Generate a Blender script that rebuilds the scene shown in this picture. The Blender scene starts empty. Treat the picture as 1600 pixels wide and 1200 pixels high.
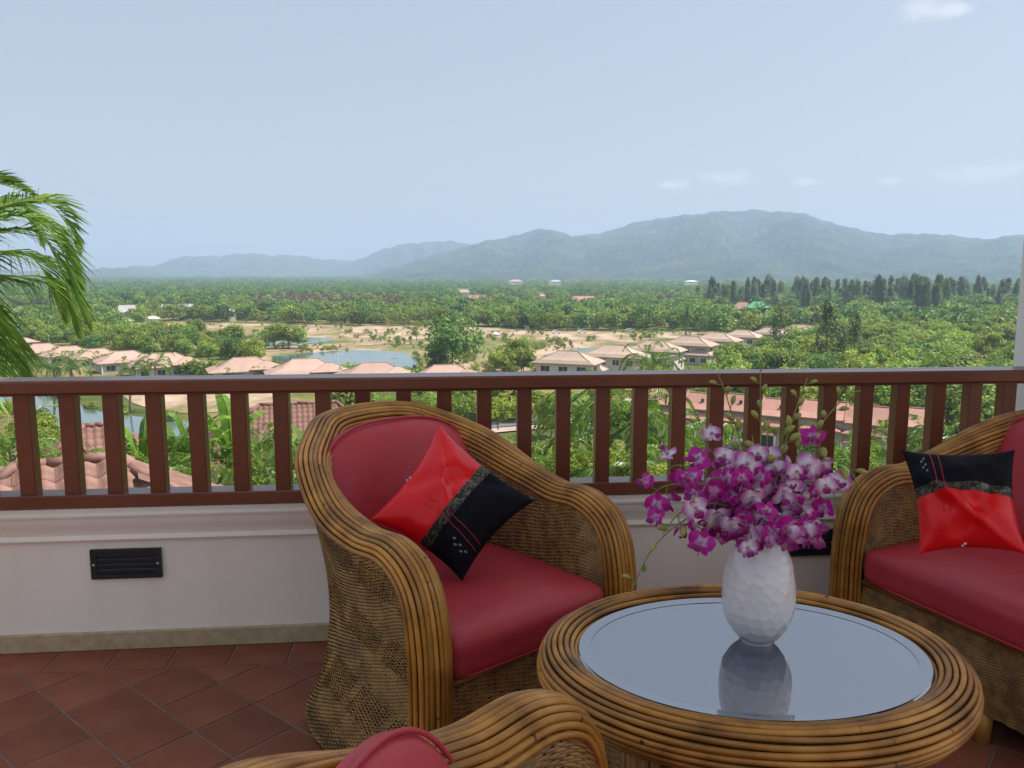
import bpy, math, random
import numpy as np
from mathutils import Vector, Matrix, Euler

R = math.radians
rng = np.random.default_rng(7)
random.seed(7)
scene = bpy.context.scene
COL = scene.collection

# ------------------------------------------------------------------ camera
CAMZ, FPX, PITCH, YAW = 1.31, 1250.0, R(7.75), R(5.25)
cd = bpy.data.cameras.new('camera'); cam = bpy.data.objects.new('camera', cd); COL.objects.link(cam)
cd.sensor_width = 36; cd.lens = 36 * FPX / 1600; cd.clip_start = .05; cd.clip_end = 60000
cam.location = (0, 0, CAMZ); cam.rotation_euler = (R(90) - PITCH, 0, -YAW)
scene.camera = cam

# ------------------------------------------------------------------ sky and sun
SUN_EL, SUN_AZ = R(57), R(-2)            # azimuth of the sun measured from +X towards +Y
sun_dir = Vector((math.cos(SUN_EL) * math.cos(SUN_AZ), math.cos(SUN_EL) * math.sin(SUN_AZ), math.sin(SUN_EL)))
world = bpy.data.worlds.new('World'); scene.world = world; world.use_nodes = True
wn, wl = world.node_tree.nodes, world.node_tree.links
wn.clear()
w_out = wn.new('ShaderNodeOutputWorld'); w_bg = wn.new('ShaderNodeBackground'); w_sky = wn.new('ShaderNodeTexSky')
w_sky.sky_type = 'NISHITA'; w_sky.sun_disc = False; w_sky.sun_elevation = SUN_EL
w_sky.sun_rotation = math.atan2(sun_dir.x, sun_dir.y)
w_sky.altitude = 30; w_sky.air_density = 1.0; w_sky.dust_density = 3.0; w_sky.ozone_density = 1.0
w_bg.inputs['Strength'].default_value = 0.110
wl.new(w_bg.outputs[0], w_out.inputs['Surface'])
# a few fair-weather clouds, as directions in the sky: (azimuth from +Y towards +X, elevation, half width, half height) in degrees
CLOUDS = [(31.2, 15.7, 2.06, 0.83), (33.2, 15.4, 0.92, 0.37), (35.2, 6.1, 3.44, 0.73), (20.0, 6.5, 2.29, 0.6), (16.3, 6.1, 1.15, 0.32), (25.0, 6.1, 1.15, 0.37), (30.0, 5.9, 0.92, 0.28), (42.7, 10.6, 4.13, 1.38), (-34.7, 12.1, 3.67, 1.19), (54.5, 6.6, 5.5, 1.38), (-44.1, 5.7, 4.13, 0.92), (110, 22, 9, 3), (160, 14, 8, 2), (-120, 18, 10, 3), (-165, 30, 9, 3.5)]
tcw = wn.new('ShaderNodeTexCoord'); sep = wn.new('ShaderNodeSeparateXYZ'); wl.new(tcw.outputs['Generated'], sep.inputs[0])
def wm(op, a, b=None, c=None):
    m_ = wn.new('ShaderNodeMath'); m_.operation = op
    for i, v in enumerate((a, b, c)):
        if v is None: continue
        if isinstance(v, (int, float)): m_.inputs[i].default_value = v
        else: wl.new(v, m_.inputs[i])
    return m_.outputs[0]
az = wm('ARCTAN2', sep.outputs['X'], sep.outputs['Y']); el = wm('ARCSINE', sep.outputs['Z'])
tn = wn.new('ShaderNodeTexNoise'); tn.inputs['Scale'].default_value = 34; tn.inputs['Detail'].default_value = 7; tn.inputs['Roughness'].default_value = .6
mpw = wn.new('ShaderNodeMapping'); mpw.inputs['Scale'].default_value = (1, 1, 1.5); wl.new(tcw.outputs['Generated'], mpw.inputs[0]); wl.new(mpw.outputs[0], tn.inputs['Vector'])
acc = None
for a_, e_, w_, h_ in CLOUDS:
    dx = wm('DIVIDE', wm('SUBTRACT', az, R(a_)), R(w_)); dy = wm('DIVIDE', wm('SUBTRACT', el, R(e_)), R(h_))
    g_ = wm('EXPONENT', wm('MULTIPLY', wm('ADD', wm('MULTIPLY', dx, dx), wm('MULTIPLY', dy, dy)), -1.0))
    acc = g_ if acc is None else wm('ADD', acc, g_)
dens = wm('SUBTRACT', wm('ADD', wm('MULTIPLY', acc, .60), tn.outputs['Fac']), .74)
cr_ = wn.new('ShaderNodeMapRange'); cr_.inputs[1].default_value = 0; cr_.inputs[2].default_value = .45; cr_.inputs[4].default_value = .42; wl.new(dens, cr_.inputs[0])
mxw = wn.new('ShaderNodeMix'); mxw.data_type = 'RGBA'; wl.new(cr_.outputs[0], mxw.inputs[0]); vl = wn.new('ShaderNodeMix'); vl.data_type = 'RGBA'; vl.inputs[0].default_value = .62; wl.new(w_sky.outputs[0], vl.inputs[6]); vl.inputs[7].default_value = (3.05, 3.25, 3.6, 1); wl.new(vl.outputs[2], mxw.inputs[6]); mxw.inputs[7].default_value = (6.2, 6.25, 6.35, 1)
wl.new(mxw.outputs[2], w_bg.inputs['Color'])


sd = bpy.data.lights.new('sun', 'SUN'); sun = bpy.data.objects.new('sun', sd); COL.objects.link(sun)
sd.energy = 4.7; sd.angle = R(.53); sd.color = (1, .96, .90)
sun.rotation_euler = (-sun_dir).to_track_quat('-Z', 'Y').to_euler()
sun.location = (20, -10, 40)

vs = scene.view_settings
vs.view_transform = 'Standard'; vs.look = 'None'; vs.exposure = 0.74; vs.gamma = 1; vs.use_curve_mapping = False
cy = scene.cycles
cy.max_bounces = 7; cy.diffuse_bounces = 4; cy.glossy_bounces = 3; cy.transmission_bounces = 4
cy.volume_bounces = 1; cy.transparent_max_bounces = 6; cy.caustics_reflective = False; cy.caustics_refractive = False
cy.use_denoising = True

# ------------------------------------------------------------------ measuring: photograph pixel (1600 wide) -> place in the world
_fw = np.array([math.sin(YAW) * math.cos(PITCH), math.cos(YAW) * math.cos(PITCH), -math.sin(PITCH)])
_rt = np.array([math.cos(YAW), -math.sin(YAW), 0.]); _up = np.cross(_rt, _fw); _C = np.array([0, 0, CAMZ])
def ray(x, y): return _fw + _rt * (x - 800) / FPX - _up * (y - 600) / FPX
def on_z(x, y, z): d = ray(x, y); return _C + d * (z - CAMZ) / d[2]
def on_y(x, y, Y): d = ray(x, y); return _C + d * Y / d[1]
def on_d(x, y, D): d = ray(x, y); return _C + d * D / math.hypot(d[0], d[1])
def proj(P):
    Q = np.atleast_2d(np.asarray(P, float)) - _C; d = Q @ _fw
    d = np.where(np.abs(d) < 1e-6, 1e-6, d)
    return np.stack([800 + FPX * (Q @ _rt) / d, 600 - FPX * (Q @ _up) / d, d], 1)

# ------------------------------------------------------------------ materials
def newmat(name):
    m = bpy.data.materials.new(name); m.use_nodes = True
    n = m.node_tree.nodes; l = m.node_tree.links
    return m, n, l, n['Principled BSDF']
def ramp(n, stops):
    r = n.new('ShaderNodeValToRGB'); e = r.color_ramp.elements
    while len(e) < len(stops): e.new(.5)
    for q, (p, c) in zip(e, stops): q.position = p; q.color = (*c, 1)
    return r
def noise(n, l, scale, detail=4, rough=.55, coord='Object', stretch=None):
    tc = n.new('ShaderNodeTexCoord'); t = n.new('ShaderNodeTexNoise')
    t.inputs['Scale'].default_value = scale; t.inputs['Detail'].default_value = detail; t.inputs['Roughness'].default_value = rough
    if coord == 'World':
        g = n.new('ShaderNodeNewGeometry'); src = g.outputs['Position']
    else: src = tc.outputs[coord]
    if stretch:
        mp = n.new('ShaderNodeMapping'); mp.inputs['Scale'].default_value = stretch
        l.new(src, mp.inputs['Vector']); src = mp.outputs[0]
    l.new(src, t.inputs['Vector'])
    return t
def bump(n, l, b, src, strength, dist=.01):
    k = n.new('ShaderNodeBump'); k.inputs['Strength'].default_value = strength; k.inputs['Distance'].default_value = dist
    l.new(src, k.inputs['Height']); l.new(k.outputs[0], b.inputs['Normal']); return k
def simple(name, c1, c2=None, rough=.6, scale=6, bumps=0, bscale=None, spec=.5, var=0, coord='Object', stretch=None, detail=5, lo=.35, hi=.65, bdist=.01):
    m, n, l, b = newmat(name)
    b.inputs['Roughness'].default_value = rough; b.inputs['Specular IOR Level'].default_value = spec
    c2 = c2 or tuple(min(1, c * 1.15) for c in c1)
    t = noise(n, l, scale, detail, coord=coord, stretch=stretch); r = ramp(n, [(lo, c1), (hi, c2)]); l.new(t.outputs['Fac'], r.inputs[0])
    out = r.outputs[0]
    if var:
        oi = n.new('ShaderNodeObjectInfo'); mr = n.new('ShaderNodeMapRange'); mr.inputs[3].default_value = 1 - var; mr.inputs[4].default_value = 1 + var
        l.new(oi.outputs['Random'], mr.inputs[0]); h = n.new('ShaderNodeHueSaturation'); l.new(mr.outputs[0], h.inputs['Value']); l.new(out, h.inputs['Color']); out = h.outputs[0]
    l.new(out, b.inputs['Base Color'])
    if bumps:
        t2 = noise(n, l, bscale or scale * 4, 6, coord=coord); bump(n, l, b, t2.outputs['Fac'], bumps, bdist)
    return m
def leafmat(name, stops, rough=.5, trans=.42, spec=.35, big=0):
    """leaf colour by a random value stored on every leaf, plus a little per plant"""
    m, n, l, b = newmat(name)
    a = n.new('ShaderNodeAttribute'); a.attribute_name = 'rnd'
    r = ramp(n, stops)
    if big:
        t = noise(n, l, big, 2, coord='World'); ad = n.new('ShaderNodeMath'); ad.operation = 'MULTIPLY_ADD'; ad.inputs[1].default_value = .5
        l.new(a.outputs['Fac'], ad.inputs[0]); mm = n.new('ShaderNodeMath'); mm.operation = 'MULTIPLY_ADD'; mm.inputs[1].default_value = 1.6; mm.inputs[2].default_value = -.55
        l.new(t.outputs['Fac'], mm.inputs[0]); l.new(mm.outputs[0], ad.inputs[2]); l.new(ad.outputs[0], r.inputs[0])
    else: l.new(a.outputs['Fac'], r.inputs[0])
    oi = n.new('ShaderNodeObjectInfo'); mr = n.new('ShaderNodeMapRange'); mr.inputs[3].default_value = .75; mr.inputs[4].default_value = 1.25
    l.new(oi.outputs['Random'], mr.inputs[0]); h = n.new('ShaderNodeHueSaturation'); l.new(mr.outputs[0], h.inputs['Value']); l.new(r.outputs[0], h.inputs['Color'])
    l.new(h.outputs[0], b.inputs['Base Color']); b.inputs['Roughness'].default_value = rough; b.inputs['Specular IOR Level'].default_value = spec
    if trans:
        tr = n.new('ShaderNodeBsdfTranslucent'); l.new(h.outputs[0], tr.inputs['Color']); mx = n.new('ShaderNodeMixShader'); mx.inputs[0].default_value = trans
        l.new(b.outputs[0], mx.inputs[1]); l.new(tr.outputs[0], mx.inputs[2]); l.new(mx.outputs[0], n['Material Output'].inputs['Surface'])
    return m
def canemat(name, c_dark, c_mid, c_light, rough=.4):
    m, n, l, b = newmat(name)
    t = noise(n, l, 9, 5); r = ramp(n, [(.25, c_dark), (.5, c_mid), (.75, c_light)]); l.new(t.outputs['Fac'], r.inputs[0])
    oi = n.new('ShaderNodeObjectInfo')
    mr = n.new('ShaderNodeMapRange'); mr.inputs[3].default_value = .72; mr.inputs[4].default_value = 1.25
    l.new(oi.outputs['Random'], mr.inputs[0]); h = n.new('ShaderNodeHueSaturation'); l.new(mr.outputs[0], h.inputs['Value']); l.new(r.outputs[0], h.inputs['Color'])
    a = n.new('ShaderNodeAttribute'); a.attribute_name = 'along'                   # metres along the cane: growth rings
    md = n.new('ShaderNodeMath'); md.operation = 'MULTIPLY_ADD'; md.inputs[1].default_value = 3.3; l.new(a.outputs['Fac'], md.inputs[0])
    k = n.new('ShaderNodeMath'); k.operation = 'MULTIPLY'; k.inputs[1].default_value = 7.3; l.new(oi.outputs['Random'], k.inputs[0]); l.new(k.outputs[0], md.inputs[2])
    fr = n.new('ShaderNodeMath'); fr.operation = 'FRACT'; l.new(md.outputs[0], fr.inputs[0])
    t3 = noise(n, l, 40, 3); ad = n.new('ShaderNodeMath'); ad.operation = 'MULTIPLY_ADD'; ad.inputs[1].default_value = .16; l.new(t3.outputs['Fac'], ad.inputs[0]); l.new(fr.outputs[0], ad.inputs[2])
    lt = n.new('ShaderNodeMath'); lt.operation = 'LESS_THAN'; lt.inputs[1].default_value = .075; l.new(ad.outputs[0], lt.inputs[0])
    mx = n.new('ShaderNodeMix'); mx.data_type = 'RGBA'; l.new(lt.outputs[0], mx.inputs[0]); l.new(h.outputs[0], mx.inputs[6]); mx.inputs[7].default_value = (.085, .038, .012, 1)
    l.new(mx.outputs[2], b.inputs['Base Color']); b.inputs['Roughness'].default_value = rough
    b.inputs['Coat Weight'].default_value = .12; b.inputs['Coat Roughness'].default_value = .18
    t2 = noise(n, l, 160, 3); bump(n, l, b, t2.outputs['Fac'], .12, .002)
    return m
MT = {}
MT['cane'] = canemat('varnished_cane', (.13, .048, .007), (.43, .19, .028), (.62, .32, .065))
MT['wicker'] = simple('wicker', (.17, .082, .02), (.38, .21, .06), rough=.45, scale=26, var=.1)
MT['wicker_out'] = simple('wicker_outside', (.22, .11, .024), (.43, .24, .062), rough=.5, scale=20, var=.1)
MT['wicker_back'] = simple('wicker_core', (.06, .032, .012), rough=.9)
MT['vinyl'] = simple('red_vinyl', (.45, .030, .045), (.54, .062, .076), rough=.46, scale=2.4, bumps=.45, bscale=7, bdist=.018, spec=.4, stretch=(1, 2, 1), lo=.3, hi=.75)
def satin(name, c):
    m, n, l, b = newmat(name); b.inputs['Base Color'].default_value = (*c, 1); b.inputs['Roughness'].default_value = .3
    b.inputs['Specular IOR Level'].default_value = .7; b.inputs['Specular Tint'].default_value = (1, .5, .45, 1)
    t = noise(n, l, 14, 4, stretch=(1, .35, 1)); bump(n, l, b, t.outputs['Fac'], .25, .012); return m
MT['satin_red'] = satin('red_satin', (.80, .005, .010))
MT['velvet'] = simple('black_velvet', (.004, .004, .007), (.008, .008, .013), rough=.7, scale=40, bumps=.2, spec=.12)
def brocade():
    m, n, l, b = newmat('brocade'); t = noise(n, l, 95, 3, .7); r = ramp(n, [(.47, (.018, .018, .016)), (.56, (.13, .115, .08))]); l.new(t.outputs['Fac'], r.inputs[0])
    l.new(r.outputs[0], b.inputs['Base Color']); b.inputs['Roughness'].default_value = .38; b.inputs['Metallic'].default_value = .5
    bump(n, l, b, t.outputs['Fac'], .5, .004); return m
MT['brocade'] = brocade()
MT['thread_red'] = simple('red_thread', (.4, .01, .03), rough=.5)
MT['thread_silver'] = simple('silver_thread', (.3, .3, .32), rough=.4)
MT['rail'] = simple('brown_rail_paint', (.18, .050, .022), (.225, .066, .030), rough=.25, scale=3, bumps=.12, bscale=30, stretch=(1, 1, 1), bdist=.003)
MT['render'] = simple('cream_render', (.86, .76, .65), (.87, .79, .70), rough=.75, scale=2.2, bumps=.1, bscale=60, bdist=.004)
MT['plinth'] = simple('sand_skirting', (.42, .30, .17), (.52, .39, .24), rough=.65, scale=30, bumps=.2, bscale=90, bdist=.003)
def weathered():
    m, n, l, b = newmat('cream_render'); b.inputs['Roughness'].default_value = .78; b.inputs['Specular IOR Level'].default_value = .3
    t = noise(n, l, 2.2, 5); r = ramp(n, [(.3, (.88, .775, .65)), (.7, (.92, .83, .71))]); l.new(t.outputs['Fac'], r.inputs[0])
    t2 = noise(n, l, 3, 6, .7, stretch=(3.5, 1, .35)); r2 = ramp(n, [(.28, (.95, .94, .92)), (.5, (1, 1, 1))]); l.new(t2.outputs['Fac'], r2.inputs[0])
    mx = n.new('ShaderNodeMix'); mx.data_type = 'RGBA'; mx.blend_type = 'MULTIPLY'; mx.inputs[0].default_value = 1; l.new(r.outputs[0], mx.inputs[6]); l.new(r2.outputs[0], mx.inputs[7]); l.new(mx.outputs[2], b.inputs['Base Color'])
    t3 = noise(n, l, 45, 6); bump(n, l, b, t3.outputs['Fac'], .22, .004); return m
MT['render'] = weathered()
def painted_wood():
    m, n, l, b = newmat('brown_rail_paint'); b.inputs['Roughness'].default_value = .27
    t = noise(n, l, 5, 6, .65, stretch=(.5, 6, 1)); r = ramp(n, [(.3, (.13, .038, .019)), (.55, (.175, .054, .026)), (.75, (.22, .078, .040))]); l.new(t.outputs['Fac'], r.inputs[0]); l.new(r.outputs[0], b.inputs['Base Color'])
    t2 = noise(n, l, 40, 4, .6, stretch=(.12, 2, .6)); bump(n, l, b, t2.outputs['Fac'], .25, .003); return m
MT['rail'] = painted_wood()
MT['white'] = simple('white_paint', (.74, .74, .73), (.8, .8, .79), rough=.6, scale=1.5)
MT['grout'] = simple('grout', (.20, .135, .105), (.27, .19, .15), rough=.9, scale=20)
MT['tile'] = simple('terracotta', (.215, .066, .034), (.31, .102, .055), rough=.5, scale=4, bumps=.12, bscale=70, var=.16, bdist=.003, spec=.3)
MT['black'] = simple('black_metal', (.012, .012, .013), (.02, .02, .022), rough=.45)
MT['louvre'] = simple('dark_louvre', (.03, .034, .037), rough=.4)
MT['steel'] = simple('steel', (.5, .5, .5), rough=.3)
def ceramic():
    m, n, l, b = newmat('white_glaze'); b.inputs['Base Color'].default_value = (.82, .81, .79, 1); b.inputs['Roughness'].default_value = .16
    b.inputs['Coat Weight'].default_value = .5; b.inputs['Coat Roughness'].default_value = .05; return m
MT['ceramic'] = ceramic()
def tabletop():
    m, n, l, b = newmat('tinted_glass'); t = noise(n, l, 7, 3); r = ramp(n, [(.3, (.045, .06, .095)), (.7, (.06, .075, .115))]); l.new(t.outputs['Fac'], r.inputs[0])
    l.new(r.outputs[0], b.inputs['Base Color']); b.inputs['IOR'].default_value = 4.4; b.inputs['Roughness'].default_value = .035
    t2 = noise(n, l, 26, 2); r2 = ramp(n, [(.58, (.004, .004, .004)), (.8, (.03, .03, .03))]); l.new(t2.outputs['Fac'], r2.inputs[0]); l.new(r2.outputs[0], b.inputs['Roughness']); return m
MT['glass'] = tabletop()
MT['glass_edge'] = simple('glass_edge', (.4, .5, .56), rough=.2)
def petalmat(name, base, tip, p0, p1):
    m, n, l, b = newmat(name); a = n.new('ShaderNodeAttribute'); a.attribute_name = 'along'
    t = noise(n, l, 120, 3); ad = n.new('ShaderNodeMath'); ad.operation = 'MULTIPLY_ADD'; ad.inputs[1].default_value = .3; l.new(t.outputs['Fac'], ad.inputs[0]); l.new(a.outputs['Fac'], ad.inputs[2])
    r = ramp(n, [(p0 + .15, base), (p1 + .15, tip)]); l.new(ad.outputs[0], r.inputs[0])
    l.new(r.outputs[0], b.inputs['Base Color']); b.inputs['Roughness'].default_value = .45
    tr = n.new('ShaderNodeBsdfTranslucent'); l.new(r.outputs[0], tr.inputs['Color']); mx = n.new('ShaderNodeMixShader'); mx.inputs[0].default_value = .3
    l.new(b.outputs[0], mx.inputs[1]); l.new(tr.outputs[0], mx.inputs[2]); l.new(mx.outputs[0], n['Material Output'].inputs['Surface']); return m
MT['petal_deep'] = petalmat('deep_magenta_petal', (.80, .62, .80), (.54, .010, .32), .15, .45)
MT['petal_pale'] = petalmat('pale_petal', (.90, .84, .87), (.56, .10, .42), .38, .95)
MT['lip'] = petalmat('orchid_lip', (.55, .28, .45), (.30, .004, .17), .0, .3)
MT['bud'] = petalmat('green_bud', (.32, .40, .07), (.52, .50, .16), .1, .9)
MT['stem'] = simple('green_stem', (.12, .19, .035), (.22, .28, .06), rough=.5, scale=30)

# landscape materials
MT['leaf_a'] = leafmat('leaf_mid_green', [(0, (0.098, 0.172, 0.022)), (.5, (0.195, 0.309, 0.040)), (1, (0.351, 0.429, 0.060))])
MT['leaf_b'] = leafmat('leaf_dark_green', [(0, (0.057, 0.136, 0.027)), (.5, (0.120, 0.232, 0.040)), (1, (0.220, 0.329, 0.053))])
MT['leaf_c'] = leafmat('leaf_yellow_green', [(0, (0.129, 0.186, 0.018)), (.5, (0.243, 0.313, 0.033)), (1, (0.394, 0.414, 0.051))])
MT['leaf_d'] = leafmat('leaf_feathery', [(0, (0.078, 0.133, 0.047)), (.6, (0.140, 0.203, 0.067)), (1, (0.218, 0.250, 0.087))])
MT['leaf_brown'] = leafmat('leaf_reddish_brown', [(0, (.09, .05, .035)), (.6, (.16, .085, .055)), (1, (.2, .14, .07))], trans=.1)
MT['palm'] = leafmat('palm_leaf', [(0, (0.054, 0.124, 0.015)), (.55, (0.126, 0.239, 0.028)), (1, (0.359, 0.378, 0.045))], rough=.38, spec=.5)
MT['palm_near'] = leafmat('palm_leaf_near', [(0, (0.062, 0.148, 0.030)), (.5, (0.148, 0.283, 0.047)), (1, (0.419, 0.468, 0.094))], rough=.5, spec=.15)
MT['banana'] = leafmat('banana_leaf', [(0, (0.069, 0.161, 0.016)), (.6, (0.138, 0.265, 0.026)), (1, (0.322, 0.380, 0.052))], rough=.35, trans=.4)
MT['bark'] = simple('bark', (.09, .065, .045), (.16, .12, .085), rough=.9, scale=3, bumps=.4, bscale=12)
MT['bark_pale'] = simple('palm_bark', (.2, .17, .13), (.28, .24, .19), rough=.9, scale=4, bumps=.3, bscale=14)
def ground_mat():
    m, n, l, b = newmat('terrain'); b.inputs['Roughness'].default_value = .95; b.inputs['Specular IOR Level'].default_value = .1
    t = noise(n, l, .035, 6, coord='World'); r = ramp(n, [(.32, (.06, .085, .02)), (.5, (.12, .125, .035)), (.66, (.26, .2, .10))]); l.new(t.outputs['Fac'], r.inputs[0])
    t2 = noise(n, l, .5, 6, .7, coord='World'); r2 = ramp(n, [(.3, (.75, .8, .7)), (.7, (1.2, 1.15, 1.1))]); l.new(t2.outputs['Fac'], r2.inputs[0])
    mx = n.new('ShaderNodeMix'); mx.data_type = 'RGBA'; mx.blend_type = 'MULTIPLY'; mx.inputs[0].default_value = 1
    l.new(r.outputs[0], mx.inputs[6]); l.new(r2.outputs[0], mx.inputs[7]); l.new(mx.outputs[2], b.inputs['Base Color'])
    bump(n, l, b, t2.outputs['Fac'], .6, .6); return m
MT['ground'] = ground_mat()
def sand_mat(name, stops, sc):
    m, n, l, b = newmat(name); b.inputs['Roughness'].default_value = .95; b.inputs['Specular IOR Level'].default_value = .1
    t = noise(n, l, sc, 7, .62, coord='World', stretch=(1, .55, 1)); r = ramp(n, stops); l.new(t.outputs['Fac'], r.inputs[0]); l.new(r.outputs[0], b.inputs['Base Color'])
    t2 = noise(n, l, .7, 5, .7, coord='World'); bump(n, l, b, t2.outputs['Fac'], .5, .4); return m
MT['clearing'] = sand_mat('dry_clearing', [(.38, (.10, .13, .035)), (.46, (.17, .165, .06)), (.53, (.26, .19, .11)), (.60, (.40, .30, .215))], .055)
MT['sand'] = sand_mat('bare_sand', [(.36, (.14, .14, .05)), (.45, (.27, .20, .125)), (.6, (.43, .32, .235))], .09)
MT['bankgrass'] = sand_mat('bank_grass', [(.35, (.13, .15, .035)), (.6, (.24, .22, .075))], .12)
MT['asphalt'] = sand_mat('asphalt', [(.3, (.12, .12, .122)), (.7, (.17, .168, .165))], .3)
MT['paving'] = sand_mat('pink_paving', [(.3, (.33, .25, .21)), (.7, (.42, .33, .28))], .3)
def water_mat():
    m, n, l, b = newmat('pond_water'); b.inputs['Base Color'].default_value = (.09, .135, .125, 1); b.inputs['Roughness'].default_value = .09
    t = noise(n, l, .9, 4, coord='World'); bump(n, l, b, t.outputs['Fac'], .12, .15); return m
MT['water'] = water_mat()
def rooftile(name, c1, c2, rows=3.2):
    m, n, l, b = newmat(name); b.inputs['Roughness'].default_value = .75
    t = noise(n, l, .5, 6, .65, coord='Object'); r = ramp(n, [(.3, c1), (.7, c2)]); l.new(t.outputs['Fac'], r.inputs[0])
    oi = n.new('ShaderNodeObjectInfo'); mr = n.new('ShaderNodeMapRange'); mr.inputs[3].default_value = .9; mr.inputs[4].default_value = 1.1
    l.new(oi.outputs['Random'], mr.inputs[0]); h = n.new('ShaderNodeHueSaturation'); l.new(mr.outputs[0], h.inputs['Value']); l.new(r.outputs[0], h.inputs['Color']); l.new(h.outputs[0], b.inputs['Base Color'])
    tc = n.new('ShaderNodeTexCoord'); w = n.new('ShaderNodeTexWave'); w.bands_direction = 'Z'; w.wave_profile = 'SAW'; w.inputs['Scale'].default_value = rows
    l.new(tc.outputs['Object'], w.inputs['Vector']); bump(n, l, b, w.outputs['Fac'], .5, .08); return m
MT['roof_pink'] = rooftile('pink_roof_tiles', (0.367, 0.234, 0.179), (0.443, 0.293, 0.230))
MT['roof_tan'] = rooftile('tan_roof_tiles', (0.358, 0.255, 0.192), (0.448, 0.332, 0.255))
MT['roof_red'] = rooftile('red_roof_tiles', (0.357, 0.175, 0.125), (0.426, 0.228, 0.171))
MT['roof_grey'] = rooftile('pale_grey_roof', (0.368, 0.352, 0.336), (0.464, 0.448, 0.432))
MT['roof_green'] = rooftile('green_roof', (.05, .27, .13), (.08, .34, .17))
MT['clay'] = simple('clay_tile', (0.159, 0.080, 0.059), (0.239, 0.128, 0.100), rough=.75, scale=5, bumps=.25, bscale=30, var=.14)
MT['clay_far'] = simple('brown_clay_tiles', (0.166, 0.077, 0.057), (0.230, 0.117, 0.087), rough=.8, scale=1.2, var=.1)
MT['wall'] = simple('house_wall', (0.527, 0.493, 0.442), (0.595, 0.570, 0.510), rough=.85, scale=.4)
MT['fascia'] = simple('fascia', (.5, .36, .28), rough=.7)
MT['pane'] = simple('window_pane', (.03, .04, .05), (.05, .06, .07), rough=.12)
MT['carpaint'] = simple('white_car_paint', (.72, .72, .72), rough=.25)
MT['tyre'] = simple('tyre', (.02, .02, .02), rough=.9)
MT['concrete'] = simple('concrete_post', (.4, .4, .38), rough=.9)
def hill_mat():
    m, n, l, b = newmat('forested_hill'); b.inputs['Roughness'].default_value = .95; b.inputs['Specular IOR Level'].default_value = .05
    t = noise(n, l, .006, 8, .65, coord='World'); r = ramp(n, [(.38, (.012, .038, .03)), (.5, (.04, .085, .05)), (.62, (.085, .125, .06)), (.78, (.22, .18, .10))]); l.new(t.outputs['Fac'], r.inputs[0]); l.new(r.outputs[0], b.inputs['Base Color'])
    t2 = noise(n, l, .045, 6, .75, coord='World'); bump(n, l, b, t2.outputs['Fac'], 1.0, 30); return m
MT['hill'] = hill_mat()

# ------------------------------------------------------------------ mesh helpers
def npmesh(name, V, F, smooth=False, **attrs):
    """V (n,3), F (m,k) array or list of polygons"""
    V = np.asarray(V, float); me = bpy.data.meshes.new(name)
    if isinstance(F, np.ndarray) and F.ndim == 2:
        m, k = F.shape; idx = F.ravel(); start = np.arange(m) * k
    else:
        m = len(F); ks = np.array([len(f) for f in F]); idx = np.concatenate([np.asarray(f) for f in F]); start = np.concatenate([[0], np.cumsum(ks)[:-1]])
    me.vertices.add(len(V)); me.vertices.foreach_set('co', V.ravel())
    me.loops.add(len(idx)); me.loops.foreach_set('vertex_index', idx.astype(np.int32))
    me.polygons.add(m); me.polygons.foreach_set('loop_start', start.astype(np.int32))
    me.polygons.foreach_set('use_smooth', np.full(m, bool(smooth)))
    for k_, a in attrs.items():
        a = np.asarray(a, float); dom = 'POINT' if len(a) == len(V) else 'FACE'
        at = me.attributes.new(k_, 'FLOAT', dom); at.data.foreach_set('value', a)
    me.update(calc_edges=True); me.validate()
    return me
def link(name, me, mat=None, parent=None, loc=None, rot=None, scale=None):
    if mat is not None and me is not None and len(me.materials) == 0:
        me.materials.append(MT[mat] if isinstance(mat, str) else mat)
    o = bpy.data.objects.new(name, me); COL.objects.link(o)
    if parent is not None: o.parent = parent
    if loc is not None: o.location = loc
    if rot is not None: o.rotation_euler = rot
    if scale is not None: o.scale = (scale,) * 3 if not hasattr(scale, '__len__') else scale
    return o
def tag(o, label=None, cat=None, group=None, kind=None):
    if label: o['label'] = label
    if cat: o['category'] = cat
    if group: o['group'] = group
    if kind: o['kind'] = kind
    return o
def thing(name, label, cat, loc=(0, 0, 0), rotz=0, group=None):
    o = link(name, None, loc=loc, rot=(0, 0, rotz)); return tag(o, label, cat, group)
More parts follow.
